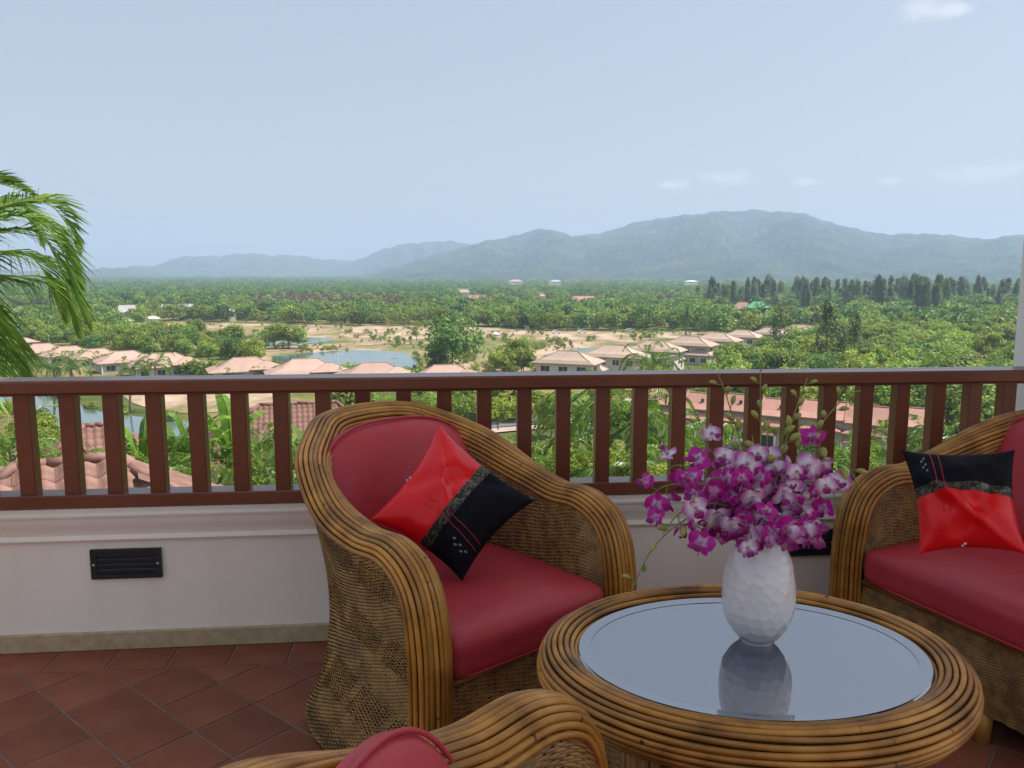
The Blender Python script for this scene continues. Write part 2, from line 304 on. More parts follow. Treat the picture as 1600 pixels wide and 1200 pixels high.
def box(x0, x1, y0, y1, z0, z1, bev=0):
    """box with chamfered edges when bev > 0"""
    if not bev:
        V = [(x, y, z) for z in (z0, z1) for y in (y0, y1) for x in (x0, x1)]
        return np.array(V, float), [(0, 2, 3, 1), (4, 5, 7, 6), (0, 1, 5, 4), (2, 6, 7, 3), (0, 4, 6, 2), (1, 3, 7, 5)]
    lo = np.array([x0, y0, z0], float); hi = np.array([x1, y1, z1], float); V = []; ix = {}
    for c in range(8):
        s = [(c >> k) & 1 for k in range(3)]
        for ax in range(3):
            p = [hi[k] if s[k] else lo[k] for k in range(3)]
            for k in range(3):
                if k != ax: p[k] += -bev if s[k] else bev
            ix[c, ax] = len(V); V.append(p)
    F = []
    for ax in range(3):
        a, b_ = [k for k in range(3) if k != ax]
        for side in (0, 1):
            q = [sum([(side << ax), (i << a), (j << b_)]) for i, j in ((0, 0), (1, 0), (1, 1), (0, 1))]
            f = [ix[c, ax] for c in q]; n_ = np.cross(np.subtract(V[f[1]], V[f[0]]), np.subtract(V[f[2]], V[f[0]]))
            F.append(f if (n_[ax] > 0) == bool(side) else f[::-1])
        for i in (0, 1):
            for j in (0, 1):
                c0 = (i << a) | (j << b_); c1 = c0 | (1 << ax)
                f = [ix[c0, a], ix[c0, b_], ix[c1, b_], ix[c1, a]]
                n_ = np.cross(np.subtract(V[f[1]], V[f[0]]), np.subtract(V[f[2]], V[f[0]])); o = np.zeros(3); o[a] = 1 if i else -1; o[b_] = 1 if j else -1
                F.append(f if n_ @ o > 0 else f[::-1])
    mid = (lo + hi) / 2
    for c in range(8):
        f = [ix[c, 0], ix[c, 1], ix[c, 2]]
        n_ = np.cross(np.subtract(V[f[1]], V[f[0]]), np.subtract(V[f[2]], V[f[0]]))
        F.append(f if n_ @ (np.mean([V[i] for i in f], 0) - mid) > 0 else f[::-1])
    return np.array(V), F
class MB:
    def __init__(s): s.V = []; s.F = []; s.n = 0; s.a = []
    def add(s, V, F, along=None):
        V = np.asarray(V, float); s.V.append(V); s.F += [tuple(int(i) + s.n for i in f) for f in F]; s.n += len(V)
        s.a.append(np.zeros(len(V)) if along is None else np.asarray(along, float)); return s
    def box(s, *a, **k): return s.add(*box(*a, **k))
    def tube(s, *a, **k): V, F, al = tube(*a, **k); return s.add(V, F, al)
    def mesh(s, name, smooth=False): return npmesh(name, np.vstack(s.V), s.F, smooth, along=np.concatenate(s.a))
def frames(P, closed=False):
    P = np.asarray(P, float)
    T = np.roll(P, -1, 0) - np.roll(P, 1, 0) if closed else np.gradient(P, axis=0)
    T /= np.linalg.norm(T, axis=1)[:, None] + 1e-12
    a = np.array([0, 0, 1.]) if abs(T[0, 2]) < .9 else np.array([1., 0, 0])
    N = np.zeros_like(P); n_ = a - T[0] * (a @ T[0]); N[0] = n_ / np.linalg.norm(n_)
    for i in range(1, len(P)):
        n_ = N[i - 1] - T[i] * (N[i - 1] @ T[i]); N[i] = n_ / (np.linalg.norm(n_) + 1e-12)
    return T, N, np.cross(T, N)
def tube(P, r, sides=6, closed=False, cap=True):
    P = np.asarray(P, float); n = len(P); T, N, B = frames(P, closed)
    r = np.broadcast_to(np.asarray(r, float), (n,)); a = np.arange(sides) / sides * 2 * math.pi
    V = (P[:, None] + r[:, None, None] * (N[:, None] * np.cos(a)[None, :, None] + B[:, None] * np.sin(a)[None, :, None])).reshape(-1, 3)
    F = []; m = n if closed else n - 1
    for i in range(m):
        j = (i + 1) % n
        for k in range(sides): F.append((i * sides + k, i * sides + (k + 1) % sides, j * sides + (k + 1) % sides, j * sides + k))
    if cap and not closed: F += [tuple(range(sides))[::-1], tuple((n - 1) * sides + k for k in range(sides))]
    L = np.concatenate([[0], np.cumsum(np.linalg.norm(np.diff(P, axis=0), axis=1))])
    return V, F, np.repeat(L, sides)
def spline(P, n=10):
    P = np.array(P, float); P = np.vstack([2 * P[0] - P[1], P, 2 * P[-1] - P[-2]]); o = []
    for i in range(1, len(P) - 2):
        a, b, c, d = P[i - 1:i + 3]
        for t in np.linspace(0, 1, n, endpoint=False):
            o.append(.5 * (2 * b + (c - a) * t + (2 * a - 5 * b + 4 * c - d) * t * t + (3 * b - a - 3 * c + d) * t ** 3))
    o.append(P[-2]); return np.array(o)
def resample(P, n):
    L = np.concatenate([[0], np.cumsum(np.linalg.norm(np.diff(P, axis=0), axis=1))]); s = np.linspace(0, L[-1], n)
    return np.stack([np.interp(s, L, P[:, k]) for k in range(3)], 1)
def grid_faces(nu, nv, wrap=False):
    """faces of a (nu x nv) vertex grid, index i*nv+j"""
    i, j = np.meshgrid(np.arange(nu if wrap else nu - 1), np.arange(nv - 1), indexing='ij'); i2 = (i + 1) % nu
    return np.stack([i * nv + j, i2 * nv + j, i2 * nv + j + 1, i * nv + j + 1], -1).reshape(-1, 4)
def smooth(a, b, x): t = np.clip((np.asarray(x, float) - a) / (b - a), 0, 1); return t * t * (3 - 2 * t)
def children(o): return [c for c in COL.objects if c.parent == o]
def copy_tree(o, parent=None, kids=None):
    c = o.copy(); COL.objects.link(c); c.parent = parent
    for ch in (kids[o] if kids is not None and o in kids else ([] if kids is not None else children(o))): copy_tree(ch, c, kids)
    return c

# ================================================================== THE BALCONY
WY = 2.80                                   # inner face of the parapet wall
# floor with its tiles
V, F = box(-5.5, 8, -4.5, WY + .25, -.3, -.003)
floor = tag(link('floor', npmesh('floor', V, F), 'grout'), 'terracotta tiled balcony floor with pale grout', kind='structure')
def clip_poly(P, axis, lim):
    o = []
    for i in range(len(P)):
        a, b = P[i], P[(i + 1) % len(P)]; ia, ib = a[axis] <= lim, b[axis] <= lim
        if ia: o.append(a)
        if ia != ib: t = (lim - a[axis]) / (b[axis] - a[axis]); o.append((a[0] + t * (b[0] - a[0]), a[1] + t * (b[1] - a[1])))
    return o
def tile_mesh(P, rz):
    P = np.array(P); c = P.mean(0); n = len(P)
    d = P - c; ins = c + d * (1 - .003 / np.maximum(np.linalg.norm(d, axis=1), .01))[:, None]
    V = np.vstack([np.c_[P - c, np.full(n, -.008)], np.c_[P - c, np.full(n, -.0015)], np.c_[ins - c, np.zeros(n)]])
    F = [tuple(range(2 * n, 3 * n))] + [(k * n + i, k * n + (i + 1) % n, (k + 1) * n + (i + 1) % n, (k + 1) * n + i) for k in (0, 1) for i in range(n)]
    return npmesh('tile', V, F), c
TS, GR = .200, .0035; BORD = WY - .165
cache = {}
def put_tile(P):
    me, c = tile_mesh(P, 0)
    key = (len(P), round(float(np.ptp(np.array(P)[:, 0])), 4), round(float(np.ptp(np.array(P)[:, 1])), 4), round(float((np.array(P) - c)[0, 0]), 4))
    if key in cache: bpy.data.meshes.remove(me); me = cache[key]
    else: cache[key] = me
    link('tile', me, 'tile', floor, loc=(c[0], c[1], rng.uniform(-.0008, .0008)), rot=(rng.normal(0, .0012), rng.normal(0, .0012), 0))
s2 = math.sqrt(.5); rest_tiles = MB(); n_tiles = 0
for i in range(-40, 40):
    for j in range(-40, 40):
        cx, cy_ = -.86 + (i - j) * TS * s2, 2.52 + (i + j) * TS * s2
        if not (-4.2 < cy_ < BORD + .14 and -5.2 < cx < 5.2): continue
        q = proj([(cx, cy_, 0)])[0]
        seen = -90 < q[0] < 1690 and q[1] < 1290 and q[2] > .3 and cy_ > .5
        h = (TS - 2 * GR) * s2
        P = clip_poly([(cx + h, cy_), (cx, cy_ + h), (cx - h, cy_), (cx, cy_ - h)], 1, BORD - GR)
        if len(P) >= 3 and np.ptp(np.array(P)[:, 1]) > .02:
            if seen: put_tile(P); n_tiles += 1
            else:
                n = len(P); rest_tiles.add([(x, y, z) for z in (-.008, -.0006) for x, y in P], [tuple(range(n, 2 * n))] + [(k, (k + 1) % n, n + (k + 1) % n, n + k) for k in range(n)])
tag(link('tiles', rest_tiles.mesh('tiles'), 'tile', floor), kind='stuff')
for i in range(-18, 18):
    x0 = -1.13 + i * .2
    put_tile([(x0 + GR, BORD + GR), (x0 + .2 - GR, BORD + GR), (x0 + .2 - GR, WY - .005), (x0 + GR, WY - .005)])

# parapet wall: body, swept moulding, skirting
pw = thing('parapet_wall', 'low cream rendered parapet wall with moulded band under the brown railing', 'wall', (0, WY, 0))
X0, X1 = -5.5, 8.0
link('wall_body', npmesh('wall_body', *box(X0, X1, 0, .22, -7, .523)), 'render', pw)
prof = [(.0, .395), (-.012, .397), (-.016, .404), (-.012, .412), (-.006, .417), (-.009, .43), (-.02, .452), (-.027, .472), (-.028, .486), (-.036, .489), (-.038, .497), (-.033, .505), (-.033, .5215), (.0, .5215)]
xs = np.linspace(X0 + .002, X1 - .002, 40); V = np.array([(x, y, z) for x in xs for y, z in prof]); link('moulding', npmesh('moulding', V, grid_faces(40, len(prof))[:, ::-1], True), 'render', pw)
m = pw.children[-1].data if len(pw.children) else None
for o in COL.objects:
    if o.name.startswith('moulding'):
        md = o.modifiers.new('es', 'EDGE_SPLIT'); md.split_angle = R(30)
link('skirting', npmesh('skirting', *box(X0 + .003, X1 - .003, -.014, -.0005, 0, .066, bev=.003)), 'plinth', pw)

# railing
rl = thing('balcony_railing', 'brown painted wooden balcony railing with square balusters', 'railing', (0, 0, 0))
RZ = dict(bot=(.526, .571), top=(.913, .962))
link('bottom_rail', npmesh('bottom_rail', *box(X0, 2.283, 2.755, 2.845, *RZ['bot'], bev=.004)), 'rail', rl)
link('top_rail', npmesh('top_rail', *box(X0, 2.283, 2.738, 2.862, .918, .964, bev=.006)), 'rail', rl)
link('rail_moulding', npmesh('rail_moulding', *box(X0 + .002, 2.28, 2.762, 2.838, .9105, .9175)), 'rail', rl)
bal = npmesh('baluster', *box(-.0255, .0255, -.024, .024, .568, .9108, bev=.002))
for i in range(-26, 27):
    x = -1.3873 + .1405 * i
    if X0 + .1 < x < 2.27: link('baluster', bal, 'rail', rl, loc=(x + float(rng.normal(0, .0012)), 2.795 + float(rng.normal(0, .001)), 0), rot=(0, float(rng.normal(0, .0025)), float(rng.normal(0, .01))))
pin = npmesh('pin', *box(-.003, .003, -.003, .003, 0, .0035))

# white column at the right end, unseen roof slab sized to block the sun yet let sky light in
colx = 2.285
cl = thing('column', 'white painted square column at the right end of the railing', 'column', (colx + .19, WY, 0))
link('shaft', npmesh('shaft', *box(-.19, .19, -.19, .19, .12, 3.47, bev=.008)), 'white', cl)
link('base', npmesh('base', *box(-.22, .22, -.22, .22, -.005, .12, bev=.008)), 'white', cl)
link('capital', npmesh('capital', *box(-.23, .23, -.23, .23, 3.47, 3.598, bev=.01)), 'white', cl)
V, F = box(.35, 5.2, .3, 3.2, 3.6, 3.75)
tag(link('shade_roof', npmesh('shade_roof', V, F), 'white'), 'unseen white roof slab sized to shade the balcony', kind='structure')

# louvred wall vents
def vent(x0, x1, z0, z1, label):
    w, h = (x1 - x0) / 2, (z1 - z0) / 2
    t = thing('wall_vent', label, 'vent', ((x0 + x1) / 2, WY - .0005, (z0 + z1) / 2), group='louvred vents in the parapet wall')
    b = MB(); e = .021
    b.box(-w, w, -.013, 0, h - .016, h).box(-w, w, -.013, 0, -h, -h + .016).box(-w, -w + e, -.013, 0, -h + .016, h - .016).box(w - e, w, -.013, 0, -h + .016, h - .016)
    link('frame', b.mesh('frame'), 'black', t)
    link('backing', npmesh('backing', *box(-w + e, w - e, -.002, -.0006, -h + .016, h - .016)), 'black', t)
    ih = (2 * h - .032) / 4
    for k in range(4):
        z = -h + .016 + (k + .5) * ih
        V, F = box(-w + e + .001, w - e - .001, -.0022, .0022, -ih * .58, ih * .58); c_, s_ = math.cos(R(38)), math.sin(R(38))
        V = np.c_[V[:, 0], V[:, 1] * c_ - V[:, 2] * s_ * .45 - .0085, V[:, 1] * s_ + V[:, 2] * c_ + z]
        link('louvre', npmesh('louvre', V, F), 'louvre', t)
    for s in (-1, 1):
        V, F, _ = tube([(s * (w - .011), -.0125, 0), (s * (w - .011), -.0155, 0)], .004, 8); link('screw', npmesh('screw', V, F), 'steel', t)
a, b_ = on_y(142, 858, WY), on_y(255, 900, WY); vent(a[0], b_[0], b_[2], a[2], 'black louvred vent in the wall left of the armchairs')
c_ = on_y(1302, 828, WY); vent(c_[0] - (b_[0] - a[0]), c_[0], on_y(1290, 868, WY)[2] + .006, c_[2] + .006, 'black louvred vent in the wall half hidden behind the orchids')

# ================================================================== RATTAN FURNITURE
SC = dict(w=.342, kd=1.016, zb=.853, za=.659)
def rim_curve(ex=0, w=.342, kd=1.016, zb=.853, za=.659):
    H = [(w, .36, 0), (w, .37, .25), (w, .365, .45), (w, .325, .575), (w, .23, .63), (w + .005, .10, .632), (w + .005, -.05, .678), (w - .035, -.22, .782), (w - .125, -.335, .862), (w * .40, -.40, .905), (0, -.415, .918)]
    H = [((x + ex if i < 9 else x + ex * (.6 if i == 9 else 0)), y * kd, z * za / .64 if z < .66 else za + (z - .64) * (zb - za) / (.915 - .64)) for i, (x, y, z) in enumerate(H)]
    return resample(spline(H + [(-x, y, z) for x, y, z in H[::-1][1:]], 12), 190 + int(ex * 120))
def rim_frame(P, kd, za):
    T = np.gradient(P, axis=0); T /= np.linalg.norm(T, axis=1)[:, None]
    O = np.stack([T[:, 1], -T[:, 0], 0 * T[:, 0]], 1)          # path runs +x side -> back -> -x side
    post = (P[:, 2] < .56 * za / .64) & (P[:, 1] > .28 * kd)
    O[post] = 0; O[post, 0] = np.sign(P[post, 0])
    sgn = np.sign((O * np.c_[P[:, 0], P[:, 1] * .0 - np.where(P[:, 1] < 0, .3, 0), 0 * P[:, 0]]).sum(1)); sgn[sgn == 0] = 1
    O *= sgn[:, None]; O /= np.linalg.norm(O, axis=1)[:, None]
    for _ in range(4): O[1:-1] = (O[:-2] + 2 * O[1:-1] + O[2:]) / 4
    O -= T * (O * T).sum(1)[:, None]; O /= np.linalg.norm(O, axis=1)[:, None]
    N = np.cross(T, O); s = np.sign(N @ np.array([0, .5, 1])); N *= s[:, None]
    ph = R(42) * smooth(.05, -.32, P[:, 1])
    W = O * np.cos(ph)[:, None] + N * np.sin(ph)[:, None]; N2 = N * np.cos(ph)[:, None] - O * np.sin(ph)[:, None]
    return O, W, N2
def weave(surf, nst, nrow, r, amp, lace=None, seed=0):
    """rows of strands passing in front of and behind upright stakes: surf(u,v)->points, both in 0..1"""
    ns = nst * 2 + 1; u = np.linspace(0, 1, ns); g = np.random.default_rng(seed)
    eps = 1e-3; Vs, Fs = [], []; n0 = 0; si = np.arange(ns)
    for j in range(nrow):
        v = np.full(ns, (j + .5) / nrow); lz = np.zeros(ns)
        if lace is not None:
            lz = lace(u, v); v = v + lz * np.where(j % 2, -1, 1) * np.cos(math.pi * si / 2 + (j // 2) * math.pi / 2) * .6 / nrow
        v = np.clip(v + .12 / nrow * g.normal(size=ns), .002, .998)
        P = surf(u, v); du = surf(np.clip(u + eps, 0, 1), v) - surf(np.clip(u - eps, 0, 1), v); dv = surf(u, np.clip(v + eps, 0, 1)) - surf(u, np.clip(v - eps, 0, 1))
        nr = np.cross(du, dv); nr /= np.linalg.norm(nr, axis=1)[:, None] + 1e-12; dv /= np.linalg.norm(dv, axis=1)[:, None] + 1e-12
        off = amp * np.cos(math.pi * (si / 2 + j)) * (1 - .4 * lz)
        P = P + nr * off[:, None]; rr = (r * (1 - .22 * lz) * g.uniform(.88, 1.1))[:, None]
        ring = np.stack([P - dv * rr, P + nr * rr * .9 - dv * rr * .35, P + nr * rr * .9 + dv * rr * .35, P + dv * rr], 1)
        Vs.append(ring.reshape(-1, 3)); Fs.append(grid_faces(ns, 4) + n0); n0 += ns * 4
    return np.vstack(Vs), np.vstack(Fs)
def rounded_box(hx, hy, hz, r, n=14):
    """cube grid pushed to a rounded box"""
    V, F, ix = [], [], {}
    def vid(p):
        k = tuple(np.round(p, 5))
        if k not in ix: ix[k] = len(V); V.append(p)
        return ix[k]
    t = np.sin(np.linspace(-1, 1, n + 1) * math.pi / 2)
    for ax in range(3):
        a, b = (ax + 1) % 3, (ax + 2) % 3
        for s in (-1, 1):
            for i in range(n):
                for j in range(n):
                    q = []
                    for di, dj in ((0, 0), (1, 0), (1, 1), (0, 1)):
                        p = np.zeros(3); p[ax] = s; p[a] = t[i + di]; p[b] = t[j + dj]; q.append(vid(p))
                    F.append(tuple(q if s > 0 else q[::-1]))
    V = np.array(V) * (hx, hy, hz); h = np.array([hx, hy, hz]); c = np.clip(V, -(h - r), h - r); d = V - c; L = np.linalg.norm(d, axis=1)
    V = np.where(L[:, None] > 1e-9, c + d / np.maximum(L, 1e-9)[:, None] * r, V); return V, F
def lumps(V, amp, sc, seed):
    g = np.random.default_rng(seed); o = np.zeros(len(V))
    for _ in range(6): k = g.normal(0, sc, 3); o += np.sin(V @ k + g.uniform(0, 6.3))
    return o * amp / 6
def build_seat(name, label, cat, ex=0, legs=False, apron0=.02, ncush=1, group=None):
    w, kd, zb, za = SC['w'], SC['kd'], SC['zb'], SC['za']
    t = thing(name, label, cat, group=group)
    P = rim_curve(ex); O, W, N = rim_frame(P, kd, za); n = len(P)
    RR = .060
    for k, al in enumerate(np.linspace(-70, 70, 12)):
        al = R(al); jit = np.sin(np.linspace(0, 25, n) + k * 1.7) * .0012
        Q = P + W * (RR * math.sin(al) + jit)[:, None] + N * (RR * math.cos(al) - RR * .62)
        V, F, L = tube(Q, .0062 * (.92 + .16 * ((k * 7) % 5) / 4), 8); link('cane', npmesh('cane', V, F, True, along=L), 'cane', t)
    # core under the canes
    ring = np.stack([P + W * (RR * math.sin(R(a)))[..., None] * 1.0 + N * (RR * math.cos(R(a)) - RR * .62 - .006) if False else P + W * (RR * math.sin(R(a))) + N * (RR * math.cos(R(a)) - RR * .62 - .005) for a in np.linspace(-68, 68, 7)], 1)
    link('rim_core', npmesh('rim_core', ring.reshape(-1, 3), grid_faces(n, 7), True), 'wicker_back', t)
    # upper part of the rim carries the panels
    i0 = int(np.argmax(P[:, 2] > .47 * za / .64)); S = slice(i0, n - i0)
    top_o = resample((P + W * .046 - N * .018)[S], 160); top_i = resample((P - W * .050 - N * .012)[S], 160); Oo = resample(O[S], 160); Oo /= np.linalg.norm(Oo, axis=1)[:, None]
    top_o[:, 1] = np.minimum(top_o[:, 1], .345 * kd); top_i[:, 1] = np.minimum(top_i[:, 1], .345 * kd)
    uu = np.linspace(0, 1, 160)
    def itp(A, u): return np.stack([np.interp(u, uu, A[:, k]) for k in range(3)], 1)
    zb0 = apron0
    bot_o = top_o.copy(); bot_o[:, 2] = zb0; bot_o += Oo * .012
    def outer(u, v):
        a, b, o = itp(bot_o, u), itp(top_o, u), itp(Oo, u); vv = v[:, None]
        return a * (1 - vv) + b * vv - o * (.085 * np.sin(math.pi * np.clip(vv, 0, 1) ** .8))
    bot_i = top_i.copy(); bot_i[:, 2] = .31; bot_i -= Oo * np.array([.02]) 
    def inner(u, v):
        a, b = itp(bot_i, u), itp(top_i, u); vv = v[:, None]; return a * (1 - vv) + b * vv
    Lper = np.linalg.norm(np.diff(top_o, axis=0), axis=1).sum()
    def lace(u, v):
        ph = (v * 3.0 + .10 * np.sin(u * Lper * 9)) % 1.0
        blk = (u * Lper * 5.2 + v * 2.5) % 1.0
        return ((ph > .42) & (ph < .90) & (blk > .16)).astype(float)
    V, F = weave(outer, int(Lper / .0135), 128, .0030, .0017, lace, 3)
    tag(link('woven_shell', npmesh('woven_shell', V, F, True), 'wicker_out', t), kind='stuff')
    V, F = weave(inner, int(Lper / .022), 62, .0033, .0022, None, 4)
    tag(link('woven_lining', npmesh('woven_lining', V, F[:, ::-1], True), 'wicker', t), kind='stuff')
    # solid cores just behind the strands
    g = np.linspace(0, 1, 90); gv = np.linspace(0, 1, 14)
    A = np.array([outer(g, np.full(90, v_)) for v_ in gv]); Oc = itp(Oo, g)
    link('shell_core', npmesh('shell_core', (A - Oc[None] * .0045).reshape(-1, 3), grid_faces(14, 90), True), 'wicker_back', t)
    A = np.array([inner(g, np.full(90, v_)) for v_ in gv]); link('lining_core', npmesh('lining_core', (A + Oc[None] * .0045).reshape(-1, 3), grid_faces(14, 90), True), 'wicker_back', t)
    xi = w + ex - .050
    def apron(u, v): return np.stack([xi - 2 * xi * u, np.full_like(u, .338 * kd) + .012 * np.sin(math.pi * v), zb0 + .01 + v * (.318 - zb0 - .01)], 1)
    V, F = weave(apron, int(2 * xi / .020), 54, .0033, .0022, None, 5)
    tag(link('woven_apron', npmesh('woven_apron', V, F, True), 'wicker', t), kind='stuff')
    A = np.array([apron(g, np.full(90, v_)) for v_ in gv]); A[:, :, 1] -= .0045
    link('apron_core', npmesh('apron_core', A.reshape(-1, 3), grid_faces(14, 90)), 'wicker_back', t)
    V, F, L = tube([(xi, .345 * kd, .322), (-xi, .345 * kd, .322)], .009, 8); link('seat_rail', npmesh('seat_rail', V, F, True, along=L), 'cane', t)
    link('seat_deck', npmesh('seat_deck', *box(-xi * .93, xi * .93, -.20 * kd, .33 * kd, .30, .316)), 'wicker_back', t)
    if legs:
        for lx in legs:
            V, F, L = tube([(lx, .32 * kd, apron0 + .02), (lx, .322 * kd, 0)], [.026, .023], 12); link('leg', npmesh('leg', V, F, True, along=L), 'cane', t)
    # seat cushion
    hx, hy, hz = w + ex - .062, .318 * kd, .058
    V, F = rounded_box(hx, hy, hz, .036, 22)
    u, v = V[:, 0] / hx, V[:, 1] / hy
    V[:, 2] += np.where(V[:, 2] > 0, .026 * (1 - u ** 4) * (1 - v ** 4), 0) + lumps(V, .004, 9, 2)
    V[:, 1] += np.where(V[:, 1] > 0, .012 * (1 - u * u), 0); V[:, 0] *= 1 - .13 * smooth(.05, -1, v)
    V += (0, .048, .322 + hz); sc_ = link('seat_cushion', npmesh('seat_cushion', V, F, True), 'vinyl', t)
    a = np.linspace(0, 2 * math.pi, 120, endpoint=False); e = .16
    C, S_ = np.cos(a), np.sin(a); px = hx * np.sign(C) * np.abs(C) ** e; py = hy * np.sign(S_) * np.abs(S_) ** e
    for zz, nm in ((.322 + .016, 'piping'),):
        Q = np.stack([px * (1 - .13 * smooth(.05, -1, py / hy)) * .985, py * .985 + .048 + np.where(py > 0, .012 * (1 - (px / hx) ** 2), 0), np.full_like(px, zz)], 1)
        V, F, _ = tube(Q, .004, 6, closed=True); link(nm, npmesh(nm, V, F, True), 'vinyl', sc_)
    # back cushions
    cw = (.300 if ncush == 1 else (w + ex - .07) / ncush)
    for c in range(ncush):
        cx = (c - (ncush - 1) / 2) * 2 * cw + (.05 if ncush > 1 else 0)
        na, nr = 72, 13; a = np.linspace(0, 2 * math.pi, na, endpoint=False); hh = .242
        ox = cw * np.sign(np.cos(a)) * np.abs(np.cos(a)) ** .72
        oz = np.where(np.sin(a) > 0, hh * np.abs(np.sin(a)) ** .80, -hh * np.abs(np.sin(a)) ** .45)
        rho = np.sin(np.linspace(0, 1, nr) * math.pi / 2)
        def face(sg, th):
            G = np.array([np.stack([ox * q, np.full(na, sg * th * (1 - q ** 5) ** .6), oz * q], 1) for q in rho]); return G
        Ff, Fb = face(1, .062), face(-1, .03)
        V = np.vstack([Ff.reshape(-1, 3), Fb.reshape(-1, 3)])
        gf = grid_faces(nr, na); wrap = np.array([(i * na + na - 1, (i + 1) * na + na - 1, (i + 1) * na, i * na) for i in range(nr - 1)])
        gf = np.vstack([gf, wrap]); F = np.vstack([gf[:, ::-1], gf + nr * na])
        V[:, 1] += lumps(V, .006, 10, 5 + c) * np.where(V[:, 1] > 0, 1, 0)
        def bend(Q):
            Q = Q.copy(); Q[:, 1] += .30 * Q[:, 0] ** 2 / (cw / .26); th = R(17); y, z = Q[:, 1].copy(), Q[:, 2] + hh
            Q[:, 1] = y * math.cos(th) - z * math.sin(th); Q[:, 2] = y * math.sin(th) + z * math.cos(th)
            return Q + (cx, -.185 * kd, .392)
        bc = link('back_cushion', npmesh('back_cushion', bend(V), F, True), 'vinyl', t)
        for sg in (.45,):
            Q = np.stack([ox * .985, np.full(na, .026), oz * .985], 1)
            V, F, _ = tube(bend(Q), .0046, 6, closed=True); link('piping', npmesh('piping', V, F, True), 'vinyl', bc)
    return t
armchair = build_seat('rattan_armchair', 'rattan armchair with red cushions standing against the parapet, left of the table', 'armchair', group='rattan seats around the table')
kids = {}
for o in COL.objects:
    if o.parent: kids.setdefault(o.parent, []).append(o)
front_chair = copy_tree(armchair, None, kids)
front_chair['label'] = 'rattan armchair nearest the camera, cut off by the bottom edge'
for o in [o for o in COL.objects if o.parent == front_chair and o.name.startswith('back_cushion')]:
    o.location = (-.02, -.06, -.045); o.rotation_euler = (0, 0, R(-62)); o.scale = (.82, .85, .96)      # stands in the far corner of the seat
armchair.location = (.029, 2.28, 0); armchair.rotation_euler = (0, 0, -2.501)
front_chair.location = (.192, .726, 0); front_chair.rotation_euler = (0, 0, -.828)
sofa = build_seat('rattan_sofa', 'rattan sofa with red cushions cut off by the right edge', 'sofa', ex=.3, legs=(-.16, .16), apron0=.085, ncush=2, group='rattan seats around the table')
sofa.location = (1.88, 1.935, 0); sofa.rotation_euler = (0, 0, 1.889)

